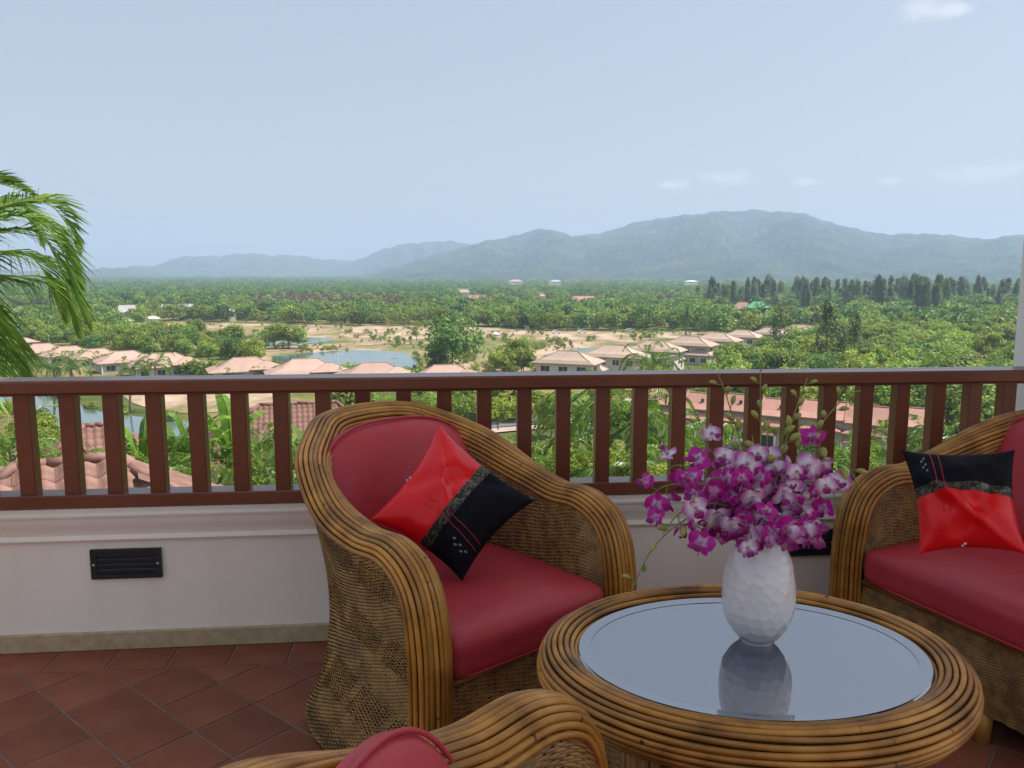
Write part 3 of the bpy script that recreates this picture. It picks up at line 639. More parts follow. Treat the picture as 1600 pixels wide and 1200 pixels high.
# ------------------------------------------------------------------ throw pillows
def pillow(label, corners, depth, nrm, thick=.075):
    """corners: the four corner pixels in order red-side v-, red-side v+, black-side v+, black-side v-"""
    t0 = np.mean(corners, 0); c = _C + ray(*t0) / np.linalg.norm(ray(*t0)) * depth
    nrm = np.array(nrm, float); nrm /= np.linalg.norm(nrm)
    Q = [(_C + (lambda d: d * ((c - _C) @ nrm) / (d @ nrm))(ray(*p))) for p in corners]
    t = thing('throw_pillow', label, 'pillow', tuple(c), group='red and black satin pillows')
    Q = np.array(Q) - c
    n = 56; g = np.linspace(-1, 1, n + 1)
    g = np.sign(g) * (1 - (1 - np.abs(g)) ** 1.25)
    def S(u, v, side, lift=0):
        uu = u * (1 - .13 * (1 - v * v)); vv = v * (1 - .13 * (1 - u * u))
        a, b = (uu + 1) / 2, (vv + 1) / 2
        base = Q[0][None] * ((1 - a) * (1 - b))[:, None] + Q[1][None] * ((1 - a) * b)[:, None] + Q[2][None] * (a * b)[:, None] + Q[3][None] * (a * (1 - b))[:, None]
        th = thick * (np.clip(1 - u ** 2, 0, 1) ** .55) * (np.clip(1 - v ** 2, 0, 1) ** .55)
        wr = .008 * np.sin(9 * u + 4 * v) * np.sin(5 * v - 3 * u) * (1 - u * u) * (1 - v * v) + .017 * np.exp(-((u + v * .9 + .35) / .16) ** 2) * (1 - u ** 4) * (1 - v ** 4) - .014 * np.exp(-((u * .8 - v + .5) / .2) ** 2) * (1 - u ** 4) * (1 - v ** 4)
        return base + nrm[None] * (side * th + (wr if side > 0 else 0) + lift)[:, None]
    U0, U1 = -.02, .17
    for nm, lo, hi, mat in (('red_panel', -1, U0, 'satin_red'), ('brocade_band', U0, U1, 'brocade'), ('black_panel', U1, 1, 'velvet')):
        us = lo + (hi - lo) * np.linspace(0, 1, 30 if nm != 'brocade_band' else 8)
        if lo == -1: us = lo + (hi - lo) * np.linspace(0, 1, 30) ** 1.5
        if hi == 1: us = hi - (hi - lo) * np.linspace(1, 0, 30) ** 1.5
        UU, VV = np.meshgrid(us, g, indexing='ij'); l = .0012 if nm == 'brocade_band' else 0
        A, B = S(UU.ravel(), VV.ravel(), 1, np.full(UU.size, l)), S(UU.ravel(), VV.ravel(), -1, np.full(UU.size, -l))
        gf = grid_faces(len(us), len(g)); V = np.vstack([A, B]); F = np.vstack([gf, gf[:, ::-1] + len(A)])
        nn = np.cross(A[gf[5, 1]] - A[gf[5, 0]], A[gf[5, 2]] - A[gf[5, 0]])
        link(nm, npmesh(nm, V, F if nn @ nrm > 0 else F[:, ::-1], True), mat, t)
    def line(pts, r, mat, nm):
        pts = np.array(pts); V, F, _ = tube(S(pts[:, 0], pts[:, 1], 1, np.full(len(pts), .0015)), r, 5); link(nm, npmesh(nm, V, F, True), mat, t)
    for vv in (-.50, -.36): line([(u, vv) for u in np.linspace(-.0, .93, 24)], .0013, 'thread_red', 'red_stripe')
    for vv in (-.45, -.32): line([(u, vv) for u in np.linspace(-.42, -.2, 10)], .0009, 'thread_red', 'seam')
    for k in range(5):
        u0 = .45 + .08 * k; v0 = -.68 + .03 * (-1) ** k
        a = np.linspace(0, 2 * math.pi, 11); line([(u0 + .026 * math.cos(q) , v0 + .011 * math.sin(q) + .01 * math.cos(q)) for q in a], .0011, 'thread_silver', 'embroidered_leaf')
    for k, (u0, v0) in enumerate(((-.99, -.15), (-.97, -.1))):
        c0 = S(np.array([u0]), np.array([v0]), 1)[0]; V, F = rounded_box(.004, .004, .004, .0039, 4); link('button', npmesh('button', V + c0, F, True), 'steel', t)
    return t
pillow('red and black square pillow leaning cornerwise in the armchair by the parapet', [(578, 812), (686, 662), (836, 782), (722, 908)], 2.33, (.16, -.80, .58))
pillow('red and black square pillow lying level against the sofa back', [(1436, 866), (1606, 866), (1586, 703), (1408, 703)], 2.50, (-.50, -.62, .60))

# ------------------------------------------------------------------ oval table
TZ = .535
gl, gr_ = on_z(903, 1026, TZ), on_z(1450, 1026, TZ); gn, gf_ = on_z(1172, 1125, TZ), on_z(1172, 938, TZ)
TA = np.linalg.norm(gr_ - gl) / 2; TB = np.linalg.norm(gn - gf_) / 2; ctr = (gn + gf_) / 2
tb = thing('oval_table', 'oval rattan table with a sky reflecting glass top', 'table', (ctr[0], ctr[1], 0), -YAW + R(1))
na = 160; aa = np.linspace(0, 2 * math.pi, na, endpoint=False)
def oval(off, z, n=na):
    a = np.linspace(0, 2 * math.pi, n, endpoint=False); p = np.stack([TA * np.cos(a), TB * np.sin(a)], 1); nn = np.stack([np.cos(a) / TA, np.sin(a) / TB], 1); nn /= np.linalg.norm(nn, axis=1)[:, None]
    return np.c_[p + nn * off, np.full(n, z)]
rings = [(.000, .000), (.0, -.008)]
V = np.vstack([oval(-.006, TZ), oval(-.001, TZ - .003), oval(-.001, TZ - .010)])
link('glass_top', npmesh('glass_top', V, [tuple(range(na))] + [tuple(f[::-1]) for f in []] + [(k * na + (i + 1) % na, k * na + i, (k + 1) * na + i, (k + 1) * na + (i + 1) % na) for k in (0, 1) for i in range(na)]), 'glass', tb)
b = MB(); Q = oval(-.026, TZ + .0008); Q2 = oval(-.003, TZ + .0032); V = np.vstack([Q, Q2]); b.add(V, [(i, (i + 1) % na, na + (i + 1) % na, na + i)[::-1] for i in range(na)])
link('reflection_ring', b.mesh('reflection_ring'), 'glass', tb)  # tilted ring added to give the glass a lighter reflected band near its edge
RX, RZc, RR = .037, TZ - .032, .043
for k, al in enumerate(np.linspace(142, -78, 14)):
    off = RX + RR * math.cos(R(al)); z = RZc + RR * 1.02 * math.sin(R(al)); Q = oval(off, z)
    Q[:, 2] += .0012 * np.sin(aa * 5 + k * 2.1); V, F, L = tube(Q, .0055 * (.92 + .16 * ((k * 7) % 5) / 4), 8, closed=True)
    link('cane', npmesh('cane', V, F, True, along=L + k * .37), 'cane', tb)
ring = np.stack([oval(RX + (RR - .005) * math.cos(R(a)), RZc + (RR - .005) * math.sin(R(a))) for a in np.linspace(150, -80, 14)], 0)
V = ring.reshape(-1, 3); F = [(k * na + i, k * na + (i + 1) % na, (k + 1) * na + (i + 1) % na, (k + 1) * na + i) for k in range(13) for i in range(na)]
link('rim_core', npmesh('rim_core', V, F, True), 'wicker_back', tb)
def drum(u, v):
    a = u * 2 * math.pi; ins = -.035 - .03 * np.sin(v * math.pi); nn = np.stack([np.cos(a) / TA, np.sin(a) / TB], 1); nn /= np.linalg.norm(nn, axis=1)[:, None]
    return np.c_[np.stack([TA * np.cos(a), TB * np.sin(a)], 1) + nn * ins[:, None], .26 + v * (RZc - .04 - .26)]
V, F = weave(drum, 90, 34, .0035, .0022, None, 8); tag(link('woven_apron', npmesh('woven_apron', V, F, True), 'wicker', tb), kind='stuff')
g = np.linspace(0, 1, 90); A = np.array([drum(g, np.full(90, v_)) for v_ in np.linspace(0, 1, 8)]); A[:, :, :2] *= .985; link('apron_core', npmesh('apron_core', A.reshape(-1, 3), grid_faces(8, 90), True), 'wicker_back', tb)
link('under_board', npmesh('under_board', oval(-.03, TZ - .03), [tuple(range(na))]), 'wicker_back', tb)
for q in (-42, 42, 138, 222):
    a = R(q); c0 = np.array([TA * math.cos(a) * .97, TB * math.sin(a) * .97]); d = np.array([-math.sin(a), math.cos(a)]); o = np.array([math.cos(a), math.sin(a)])
    b = MB()
    for s in range(-2, 3):
        p = c0 + d * s * .017 + o * .006 * (2 - abs(s)); b.tube([(*p, RZc - .01), (*(p - o * .004), .25), (*p, 0)], .0095, 8)
    b.tube([(*c0, RZc - .01), (*c0, .0)], .02, 8)
    link('leg', b.mesh('leg', True), 'cane', tb)

# ------------------------------------------------------------------ vase: egg with hammered facets
vb = on_z(1182, 1000, TZ); VH = .246
vs_ = thing('vase', 'white glazed egg shaped vase with hammered facets on the table', 'vase', (vb[0], vb[1], TZ + .0005))
nz, nth = 150, 220; tt = np.linspace(0, 1, nz)
def vr(t): return .077 * np.interp(t, np.linspace(0, 1, 13), [.42, .68, .85, .95, .995, 1.0, .985, .95, .895, .82, .72, .61, .52])
fac = []; g = np.random.default_rng(11)
for i in range(13):
    zc = (i + .5) / 13; k = max(6, int(2 * math.pi * vr(zc) / .026))
    for j in range(k): fac.append((zc + g.normal(0, .014), 2 * math.pi * (j + .5 * (i % 2) + g.normal(0, .16)) / k))
fac = np.array(fac); fr = vr(fac[:, 0]); FP = np.c_[fr * np.cos(fac[:, 1]), fr * np.sin(fac[:, 1]), fac[:, 0] * VH]
T_, A_ = np.meshgrid(tt, np.linspace(0, 2 * math.pi, nth, endpoint=False), indexing='ij'); rr = np.interp(T_.ravel(), np.linspace(0, 1, 300), np.convolve(np.pad(vr(np.linspace(0, 1, 300)), 12, 'edge'), np.ones(25) / 25, 'valid'))
P = np.c_[rr * np.cos(A_.ravel()), rr * np.sin(A_.ravel()), T_.ravel() * VH]
D = np.linalg.norm(P[:, None] - FP[None], axis=2); D.sort(axis=1); d1 = D[:, 0]; d2 = D[:, 1]
dent = .0015 * np.clip(1 - (d1 / .0155) ** 2, 0, 1)
rad = np.c_[np.cos(A_.ravel()), np.sin(A_.ravel()), np.zeros(len(P))]; P = P - rad * (dent * np.clip((1 - T_.ravel()) * 14, 0, 1))[:, None]
F = grid_faces(nz, nth); w_ = np.array([(i * nth + nth - 1, (i + 1) * nth + nth - 1, (i + 1) * nth, i * nth) for i in range(nz - 1)]); F = np.vstack([F, w_])[:, ::-1]
link('body', npmesh('body', P, F, True), 'ceramic', vs_)
lt = np.linspace(0, 2 * math.pi, 60, endpoint=False); V, F, _ = tube(np.c_[.040 * np.cos(lt), .040 * np.sin(lt), np.full(60, VH)], .0022, 8, closed=True); link('rim', npmesh('rim', V, F, True), 'ceramic', vs_)
Pi = np.vstack([np.c_[r_ * np.cos(lt), r_ * np.sin(lt), np.full(60, z_)] for r_, z_ in ((.039, VH), (.045, VH * .8), (.06, VH * .5), (.02, .02))]); link('inner_wall', npmesh('inner_wall', Pi, [(k * 60 + i, (k + 1) * 60 + i, (k + 1) * 60 + (i + 1) % 60, k * 60 + (i + 1) % 60) for k in range(3) for i in range(60)][::1], True), 'ceramic', vs_)
V, F, _ = tube([(0, 0, .001), (0, 0, 0.0005)], .03, 24); link('foot', npmesh('foot', V, F), 'ceramic', vs_)

# ------------------------------------------------------------------ orchid sprays
def petal_mesh(L, Wd, curl, n=7, m=5):
    V, al = [], []
    for i in range(n + 1):
        t = i / n; hw = Wd * (math.sin(math.pi * min(1, t * .92 + .06)) ** .75)
        for j in range(m):
            s = j / (m - 1) * 2 - 1; V.append((s * hw, L * t, curl * L * t * t - .25 * hw * s * s + .02 * L * math.sin(s * 4 + t * 5) * t)); al.append(t)
    return npmesh('petal', V, grid_faces(n + 1, m), True, along=al)
pm = {}
for k in ('deep', 'pale'):
    pm[k, 'sepal'] = petal_mesh(.030, .0095, .12); pm[k, 'petal'] = petal_mesh(.031, .0165, -.08)
    for q in ('sepal', 'petal'): pm[k, q].materials.append(MT['petal_' + k])
def lip_mesh():
    b = MB(); V, al = [], []
    for i in range(7):
        t = i / 6; hw = .011 * math.sin(math.pi * min(1, t * .8 + .18)) ** .6
        for j in range(7):
            s = j / 6 * 2 - 1; V.append((s * hw, -.002 - .017 * t, .006 + .012 * math.sin(t * 2.4) + .009 * s * s * (1 - t * .6))); al.append(t)
    b.add(V, grid_faces(7, 7), al); b.tube([(0, .002, 0), (0, .003, .006), (0, .0, .011)], [.0035, .0035, .002], 6)
    return b.mesh('flower', True)
lipm = lip_mesh(); lipm.materials.append(MT['lip'])
def bud_mesh():
    a = np.linspace(0, 1, 9); P = np.c_[0 * a, .004 * np.sin(a * 2.5), a * .024]; V, F, L = tube(P, .0062 * np.sin(math.pi * np.clip(a * .88 + .08, 0, 1)) ** .8, 8); return npmesh('bud', V, F, True, along=L / .024)
budm = bud_mesh(); budm.materials.append(MT['bud'])
mouth = np.array([vb[0], vb[1], TZ + VH])
camv = _C - mouth; camh = np.array([camv[0], camv[1], 0]); camh /= np.linalg.norm(camh)
def spray(label, tip_px, toward, nfl, nbud, kind, arch=.05, f0=.35, seed=0):
    """a stem from the vase mouth to the tip; `toward` is how far the tip comes towards the camera side (m)"""
    g = np.random.default_rng(seed)
    c = mouth + camh * toward; d = ray(*tip_px); tip = _C + d * (((c - _C) @ _fw) / (d @ _fw))
    side = tip - mouth; p0 = mouth + (0, 0, -.17); s0 = side[:2] / (np.linalg.norm(side[:2]) + 1e-6)
    m1 = mouth + np.array([*(s0 * .022), .0]); mid = mouth + side * .5; mid[2] += arch
    q = mouth + side * .82; q[2] += arch * .75
    P = resample(spline([p0, m1, mouth + side * .22 + (0, 0, arch * .62), mid, q, tip], 8), 60)
    t = thing('orchid_spray', label, 'orchid', tuple(mouth), group='orchid sprays in the vase'); P = P - mouth
    V, F, _ = tube(P, np.linspace(.0026, .0012, 60), 6); link('stem', npmesh('stem', V, F, True), 'stem', t)
    Tn = np.gradient(P, axis=0); Tn /= np.linalg.norm(Tn, axis=1)[:, None]
    ped = MB(); nfl = nfl + (1 if nbud < 4 else 0); tot = nfl + nbud; ang = g.uniform(0, 6.3)
    for k in range(tot):
        f = f0 + (1.0 - f0) * (k + .4) / tot; i = min(59, int(f * 59)); p, tn = P[i], Tn[i]; ang += 2.4
        a1 = np.cross(tn, (0, 0, 1.)); a1 /= np.linalg.norm(a1) + 1e-9; a2 = np.cross(a1, tn)
        out = a1 * math.cos(ang) + a2 * math.sin(ang)
        if k < nfl:
            face = out * .7 + camh * .8 + np.array([0, 0, .12]) + g.normal(0, .28, 3) - np.array([0, 0, .1]); face /= np.linalg.norm(face)
            pos = p + out * .022 + face * .012
            if pos[2] < .02 and math.hypot(pos[0], pos[1]) < .088: pos[:2] *= .105 / (math.hypot(pos[0], pos[1]) + 1e-6)      # petals hang clear of the vase
            if pos[2] < 0 and math.hypot(pos[0], pos[1]) < .108: pos[2] = .012 - .4 * pos[2]
            ped.tube([p, (p + pos) / 2 + tn * .004, pos - face * .002], .0011, 5)
            z = Vector(face); up = Vector((0, 0, 1)) + Vector(g.normal(0, .3, 3)); x = up.cross(z).normalized(); y = z.cross(x)
            Mx = Matrix((x, y, z)).transposed().to_4x4()
            s = g.uniform(.84, 1.14) * (1 - .15 * k / tot); kd_ = kind if g.random() < (.78 if kind == 'deep' else .85) else ('pale' if kind == 'deep' else 'deep')
            fl = link('flower', lipm, None, t); fl.matrix_local = Matrix.Translation(pos) @ Mx @ Matrix.Scale(s, 4)
            opn = g.uniform(-.1, .35)
            for ang_, q_ in ((0, 'sepal'), (130, 'sepal'), (-130, 'sepal'), (68, 'petal'), (-68, 'petal')):
                pt = link('petal', pm[kd_, q_], None, fl, loc=(0, 0, .0005 * (1 if q_ == 'petal' else 0)))
                pt.rotation_euler = Euler((opn + g.normal(0, .14), g.normal(0, .14), R(ang_) + g.normal(0, .08)), 'XYZ').to_matrix().to_euler()
                pt.matrix_local = Matrix.Rotation(R(ang_) + g.normal(0, .08), 4, 'Z') @ Matrix.Rotation(opn + g.normal(0, .16), 4, 'X') @ Matrix.Rotation(g.normal(0, .2), 4, 'Y')
        else:
            dr = out * .8 + tn * .6 + g.normal(0, .2, 3); dr /= np.linalg.norm(dr); pos = p + dr * .012
            ped.tube([p, pos], .001, 5); s = 1.25 * (1 - .5 * (k - nfl) / max(1, nbud))
            o = link('bud', budm, None, t); o.matrix_local = Matrix.Translation(pos) @ Vector(dr).to_track_quat('Z', 'Y').to_matrix().to_4x4() @ Matrix.Scale(s, 4)
    if ped.n: link('pedicels', ped.mesh('pedicels', True), 'stem', t)['kind'] = 'stuff'
SPR = [
 ('orchid spray reaching far left with deep purple blooms', (1003, 792), .02, 9, 0, 'deep', .07, .42),
 ('orchid spray drooping lower left ending in green buds', (985, 925), .10, 5, 6, 'deep', .10, .2),
 ('orchid spray at the left bending low with magenta blooms', (1035, 835), .09, 8, 0, 'deep', .06, .4),
 ('orchid spray leaning up left with purple and white blooms', (1035, 738), -.02, 8, 0, 'deep', .05, .45),
 ('orchid spray rising left of centre with bare budding tip', (1122, 585), -.03, 6, 6, 'pale', .02, .3),
 ('tall orchid spray rising straight up ending in green buds above the rail', (1188, 568), .0, 6, 8, 'pale', .0, .28),
 ('orchid spray rising right of centre with curled green tip', (1262, 590), -.05, 6, 7, 'pale', .02, .3),
 ('orchid spray slanting up right with long budding tip', (1345, 610), -.04, 5, 8, 'pale', .05, .28),
 ('orchid spray arching right over the sofa arm ending in buds', (1345, 770), .03, 7, 4, 'pale', .10, .3),
 ('orchid spray at the right with purple blooms hanging by the sofa', (1315, 800), .05, 8, 0, 'deep', .08, .42),
 ('orchid spray spilling over the front of the vase', (1170, 872), .11, 8, 0, 'deep', .085, .2),
 ('orchid spray at the front right with pale lilac blooms', (1272, 842), .08, 7, 0, 'pale', .07, .25),
 ('short orchid spray in the middle facing front with magenta blooms', (1155, 770), .09, 8, 0, 'deep', .05, .2),
 ('short orchid spray in the middle right with magenta blooms', (1225, 755), .08, 8, 0, 'deep', .05, .25),
 ('orchid spray at the back centre with white blooms', (1175, 680), -.03, 8, 0, 'pale', .02, .35),
 ('orchid spray at the back right with white and purple blooms', (1290, 700), -.02, 8, 0, 'pale', .03, .45),
 ('short orchid spray left of centre facing front with magenta blooms', (1095, 770), .08, 8, 0, 'deep', .06, .25),
 ('orchid spray at the back left with white and lilac blooms', (1085, 690), -.03, 8, 0, 'pale', .03, .45),
 ('orchid spray low at the front left with magenta blooms', (1090, 868), .10, 7, 0, 'deep', .07, .25),
 ('orchid spray upright behind the middle with white blooms', (1225, 672), -.05, 7, 1, 'pale', .02, .4),
]
for k, s in enumerate(SPR): spray(*s, seed=40 + k)

# ================================================================== THE LANDSCAPE
GZ = -25.0
def ground_z(x, y):
    D = np.hypot(x, y); return -6.5 + (GZ + 6.5) * smooth(10, 118, D)
def dist_for(py, z, px=800):
    p = on_z(px, py, z); return math.hypot(p[0], p[1])
# terrain: one sheet to the horizon
nr, nth = 110, 144
rr = np.concatenate([[2.5], np.geomspace(6, 9200, nr - 1)]); th = np.linspace(0, 2 * math.pi, nth, endpoint=False)
RRg, TTg = np.meshgrid(rr, th, indexing='ij'); X, Y = RRg * np.cos(TTg), RRg * np.sin(TTg)
V = np.c_[X.ravel(), Y.ravel(), ground_z(X, Y).ravel()]
F = np.vstack([grid_faces(nr, nth), np.array([(i * nth + nth - 1, (i + 1) * nth + nth - 1, (i + 1) * nth, i * nth) for i in range(nr - 1)])])
F = np.array([tuple(f) for f in F])
tag(link('ground', npmesh('ground', V, F, True), 'ground'), 'grassy slope and plain below the balcony', kind='structure')
PXPOLY = {}
def sheet(name, label, px, mat, lift, kind='structure', wob=.0):
    P = np.array(px, float); P2 = spline(np.c_[np.vstack([P, P[:1]]), np.zeros(len(P) + 1)], 6)[:-1, :2] if len(P) > 4 else P
    PXPOLY.setdefault(name, []).append(P2)
    V = np.array([on_z(x, y, GZ) for x, y in P2]); V[:, 2] = GZ + lift; c = V.mean(0)
    ar = .5 * np.sum(V[:, 0] * np.roll(V[:, 1], -1) - np.roll(V[:, 0], -1) * V[:, 1])
    f = tuple(range(len(V))); o = link(name, npmesh(name, V - c, [f if ar > 0 else f[::-1]]), mat, loc=tuple(c)); return tag(o, label, kind=kind)
CLEAR = [(235, 506), (330, 503), (450, 507), (560, 509), (700, 509), (850, 517), (1000, 516), (1095, 519), (1085, 528), (1000, 534), (930, 545), (850, 556), (835, 575), (760, 592), (690, 590), (640, 585), (540, 592), (440, 578), (400, 556), (330, 530), (270, 522)]
sheet('clearing', 'dry sandy clearing between the ponds and the wood', CLEAR, 'clearing', .06)
sheet('sand_flat', 'bare sandy ground behind the ponds', [(530, 513), (600, 510), (700, 511), (690, 526), (620, 531), (540, 528)], 'sand', .12)
sheet('sand_flat', 'bare sandy ground right of the big tree', [(735, 519), (850, 518), (960, 520), (1080, 521), (1070, 528), (960, 531), (840, 531), (740, 526)], 'sand', .12)
sheet('sand_flat', 'bare sandy bank beyond the left pond', [(190, 617), (300, 611), (420, 608), (440, 628), (360, 642), (280, 646), (215, 633)], 'sand', .12)
sheet('dirt_track', 'pale dirt track between the two ponds', [(380, 549), (480, 540), (600, 535), (720, 534), (720, 537), (600, 539), (480, 545), (385, 553)], 'sand', .18)
PONDS = [
 ('pond', 'grey green pond seen between the balusters at far left', [(-160, 616), (60, 620), (110, 628), (140, 641), (200, 651), (270, 658), (320, 668), (300, 690), (230, 694), (100, 704), (62, 690), (72, 672), (58, 655), (25, 643), (-160, 636)]),
 ('pond', 'pale pond in front of the clearing left of the big tree', [(425, 558), (500, 551), (560, 548), (620, 551), (652, 561), (640, 577), (560, 582), (470, 576), (430, 567)]),
 ('pond', 'small upper pond behind the light green trees', [(370, 536), (430, 532), (475, 528), (512, 529), (520, 533), (480, 538), (420, 541), (378, 540)]),
 ('pond', 'narrow pond behind the tan roofed villas', [(850, 556), (890, 547), (985, 540), (1040, 536), (1010, 545), (940, 553), (880, 560)])]
for n_, l_, p_ in PONDS: sheet(n_, l_, p_, 'water', .24)
def strip(name, label, px, width, mat, lift):
    P = np.array([on_z(x, y, GZ) for x, y in px]); P = resample(spline(P, 8), 40); T = np.gradient(P, axis=0); N = np.stack([-T[:, 1], T[:, 0], 0 * T[:, 0]], 1); N /= np.linalg.norm(N, axis=1)[:, None]
    V = np.vstack([P + N * width / 2, P - N * width / 2]); V[:, 2] = np.maximum(ground_z(V[:, 0], V[:, 1]), GZ) + lift; n = len(P)
    return tag(link(name, npmesh(name, V, np.array([(i, i + 1 + n - 0 - 0, 0, 0) for i in range(0)] or [(n + i, n + i + 1, i + 1, i) for i in range(n - 1)])), mat), label, kind='structure')
strip('road', 'grey asphalt road between the trees below the railing', [(560, 690), (700, 672), (800, 661), (900, 652), (1010, 636), (1120, 618)], 6.5, 'asphalt', .22)
strip('pavement', 'pinkish paved walk beside the road', [(700, 682), (800, 672), (900, 664), (1000, 649)], 3.5, 'paving', .26)

# ------------------------------------------------------------------ hills
def hill(name, label, ridge, D, depth, back, seed, n=220, m=46):
    g = np.random.default_rng(seed); ridge = np.array(ridge, float); px = np.linspace(ridge[0, 0], ridge[-1, 0], n); py = np.interp(px, ridge[:, 0], ridge[:, 1])
    py = np.convolve(np.pad(py, 2, 'edge'), np.ones(5) / 5, 'valid')
    py = py + sum(a * np.sin(px / l + g.uniform(0, 6)) for a, l in ((1.0, 13), (.7, 6.1), (.6, 3.3)))
    d = np.array([ray(x, y) for x, y in zip(px, py)]); hd = np.hypot(d[:, 0], d[:, 1]); top = CAMZ + d[:, 2] / hd * D; ux, uy = d[:, 0] / hd, d[:, 1] / hd
    s = np.concatenate([np.linspace(-1, 0, m - 12), np.linspace(0, 1, 13)[1:]]); V = []
    H = np.maximum(top - GZ, 3)
    ph = [(g.uniform(0, 6), g.uniform(10, 46), g.uniform(-3, 3)) for _ in range(9)]
    for q in s:
        r = D + (q * depth if q < 0 else q * back); t = np.linspace(0, 1, n)
        f = (1 - abs(q)) ** (1.25 if q < 0 else 1.0) if abs(q) > 0 else 1
        sp = sum(np.abs(np.sin(t * k + p + w * q)) for p, k, w in ph) / 9 - .5
        z = GZ + H * np.clip(f * (1 + 1.25 * sp * min(1, abs(q) * 4)), 0, None) + (H * .09 * g.normal(size=n) * abs(q) * (1 - abs(q)) if abs(q) > 0 else 0)
        z = np.minimum(z, GZ + H * (1 - .55 * abs(q))) - (2 if abs(q) == 1 else 0)
        V.append(np.c_[ux * r, uy * r, z])
    V = np.vstack(V); mm = len(s)
    return tag(link(name, npmesh(name, V, grid_faces(mm, n)[:, ::-1], True), 'hill'), label, kind='structure')
hill('hill', 'broad forested hill with two low summits filling the right', [(560, 432), (610, 418), (660, 403), (720, 386), (800, 368), (850, 357), (875, 361), (900, 370), (940, 364), (975, 352), (1050, 337), (1100, 335), (1122, 327), (1150, 332), (1180, 327), (1230, 331), (1265, 336), (1325, 356), (1395, 367), (1452, 364), (1500, 370), (1555, 373), (1590, 366), (1680, 372), (1800, 395), (1950, 415)], 5000, 2300, 1400, 1, n=320)
hill('hill', 'paler forested hill behind the broad one', [(480, 428), (555, 407), (590, 392), (640, 379), (700, 377), (735, 380), (800, 395), (900, 420)], 6500, 1500, 1200, 2)
hill('hill', 'long low pale ridge on the left horizon', [(60, 432), (140, 425), (185, 417), (245, 415), (270, 403), (340, 399), (395, 396), (450, 399), (525, 406), (600, 412), (700, 425)], 7000, 1700, 1200, 3)
hill('hill', 'low foothill at the far left of the horizon', [(-160, 415), (-40, 420), (60, 424), (150, 421), (190, 417), (250, 424), (330, 432)], 5600, 1200, 900, 4)

# ------------------------------------------------------------------ vegetation meshes
def leaf_quads(C, size, g, nrm=None, asp=.55):
    """one kite shaped leaf per centre, lying roughly across nrm"""
    n = len(C); nn = g.normal(size=(n, 3)) * .55 + (nrm if nrm is not None else np.array([0, 0, .3])); nn /= np.linalg.norm(nn, axis=1)[:, None] + 1e-9
    a = np.cross(nn, g.normal(size=(n, 3))); a /= np.linalg.norm(a, axis=1)[:, None] + 1e-9; b = np.cross(nn, a)
    s = size * g.uniform(.6, 1.3, n)[:, None]; a = a * s; b = b * s * asp
    V = np.stack([C - a, C + b - a * .1, C + a, C - b - a * .1], 1).reshape(-1, 3); F = np.arange(4 * n).reshape(n, 4)
    return V, F
def crown_mesh(name, seed, H, Wd, z0, nclump, nleaf, size, shape='round', cl=.24):
    g = np.random.default_rng(seed); cs = []
    for k in range(nclump):
        d = g.normal(size=3); d /= np.linalg.norm(d); r = g.uniform(.35, 1) ** .5
        if shape == 'round': p = np.array([d[0] * Wd / 2 * r, d[1] * Wd / 2 * r, (z0 + H) / 2 + d[2] * (H - z0) / 2 * r]); q = cl * Wd * g.uniform(.6, 1.25)
        else:
            t = g.uniform(0, 1) ** .8; a = g.uniform(0, 6.28); rad = Wd / 2 * (1 - t) ** .7 * g.uniform(.25, 1) + .05 * Wd
            p = np.array([rad * math.cos(a), rad * math.sin(a), z0 + t * (H - z0)]); q = cl * Wd * g.uniform(.5, 1.1)
        cs.append((p, q))
    n1 = nleaf // nclump; C = []; rv = []; NN = []
    for p, q in cs:
        d = g.normal(size=(n1, 3)); d /= np.linalg.norm(d, axis=1)[:, None]; d *= (g.uniform(.25, 1, n1) ** .4)[:, None]
        sc = (1, 1, .72) if shape == 'round' else (.8, .8, 1.8)
        C.append(p + d * q * np.array(sc)); NN.append(d * .8 + (0, 0, .55)); rv.append(np.clip(g.uniform(.15, .75) + g.normal(0, .16, n1), 0, 1))
    C = np.vstack(C); V, F = leaf_quads(C, size, g, np.vstack(NN)); return npmesh(name, V, F, False, rnd=np.concatenate(rv)), cs
def trunk_mesh(name, seed, H, r, cs=None, nl=7, lean=.05):
    g = np.random.default_rng(seed); b = MB(); top = np.array([g.normal(0, lean * H), g.normal(0, lean * H), H]); P = spline([(0, 0, -.6), (0, 0, 0), top * (.45, .45, .5) + g.normal(0, .03 * H, 3) * (1, 1, 0), top], 5)
    b.tube(P, np.linspace(r * 1.25, r * .35, len(P)), 7)
    if cs is not None:
        for p, q in [cs[i] for i in g.permutation(len(cs))[:nl]]:
            s = P[g.integers(len(P) // 2, len(P) - 2)]; b.tube(spline([s, (s + p) / 2 + (0, 0, .06 * H), p], 4), np.linspace(r * .45, r * .1, 9), 5)
    return b.mesh(name, True)
TREES = {}
def tree_kind(key, seeds, H, Wd, z0, ncl, nl, size, mat, shape='round', bark='bark', r=None, cl=.24):
    TREES[key] = []
    for s in seeds:
        c, cs = crown_mesh('crown', s, H, Wd, z0, ncl, nl, size, shape, cl); c.materials.append(MT[mat])
        t = trunk_mesh('trunk', s, H * (.75 if shape == 'round' else .97), r or H * .022, cs if shape == 'round' else None); t.materials.append(MT[bark]); TREES[key].append((c, t))
tree_kind('broad', (1, 2, 3), 8.5, 8.0, 2.2, 26, 2600, .34, 'leaf_a')
tree_kind('yellow', (4, 5, 6), 8.0, 7.0, 2.4, 24, 2300, .34, 'leaf_c')
tree_kind('dark', (7, 8), 10, 9.5, 1.8, 30, 3000, .38, 'leaf_b')
tree_kind('sparse', (9, 10), 9, 5.5, 3.0, 18, 900, .30, 'leaf_c', bark='bark_pale', cl=.2)
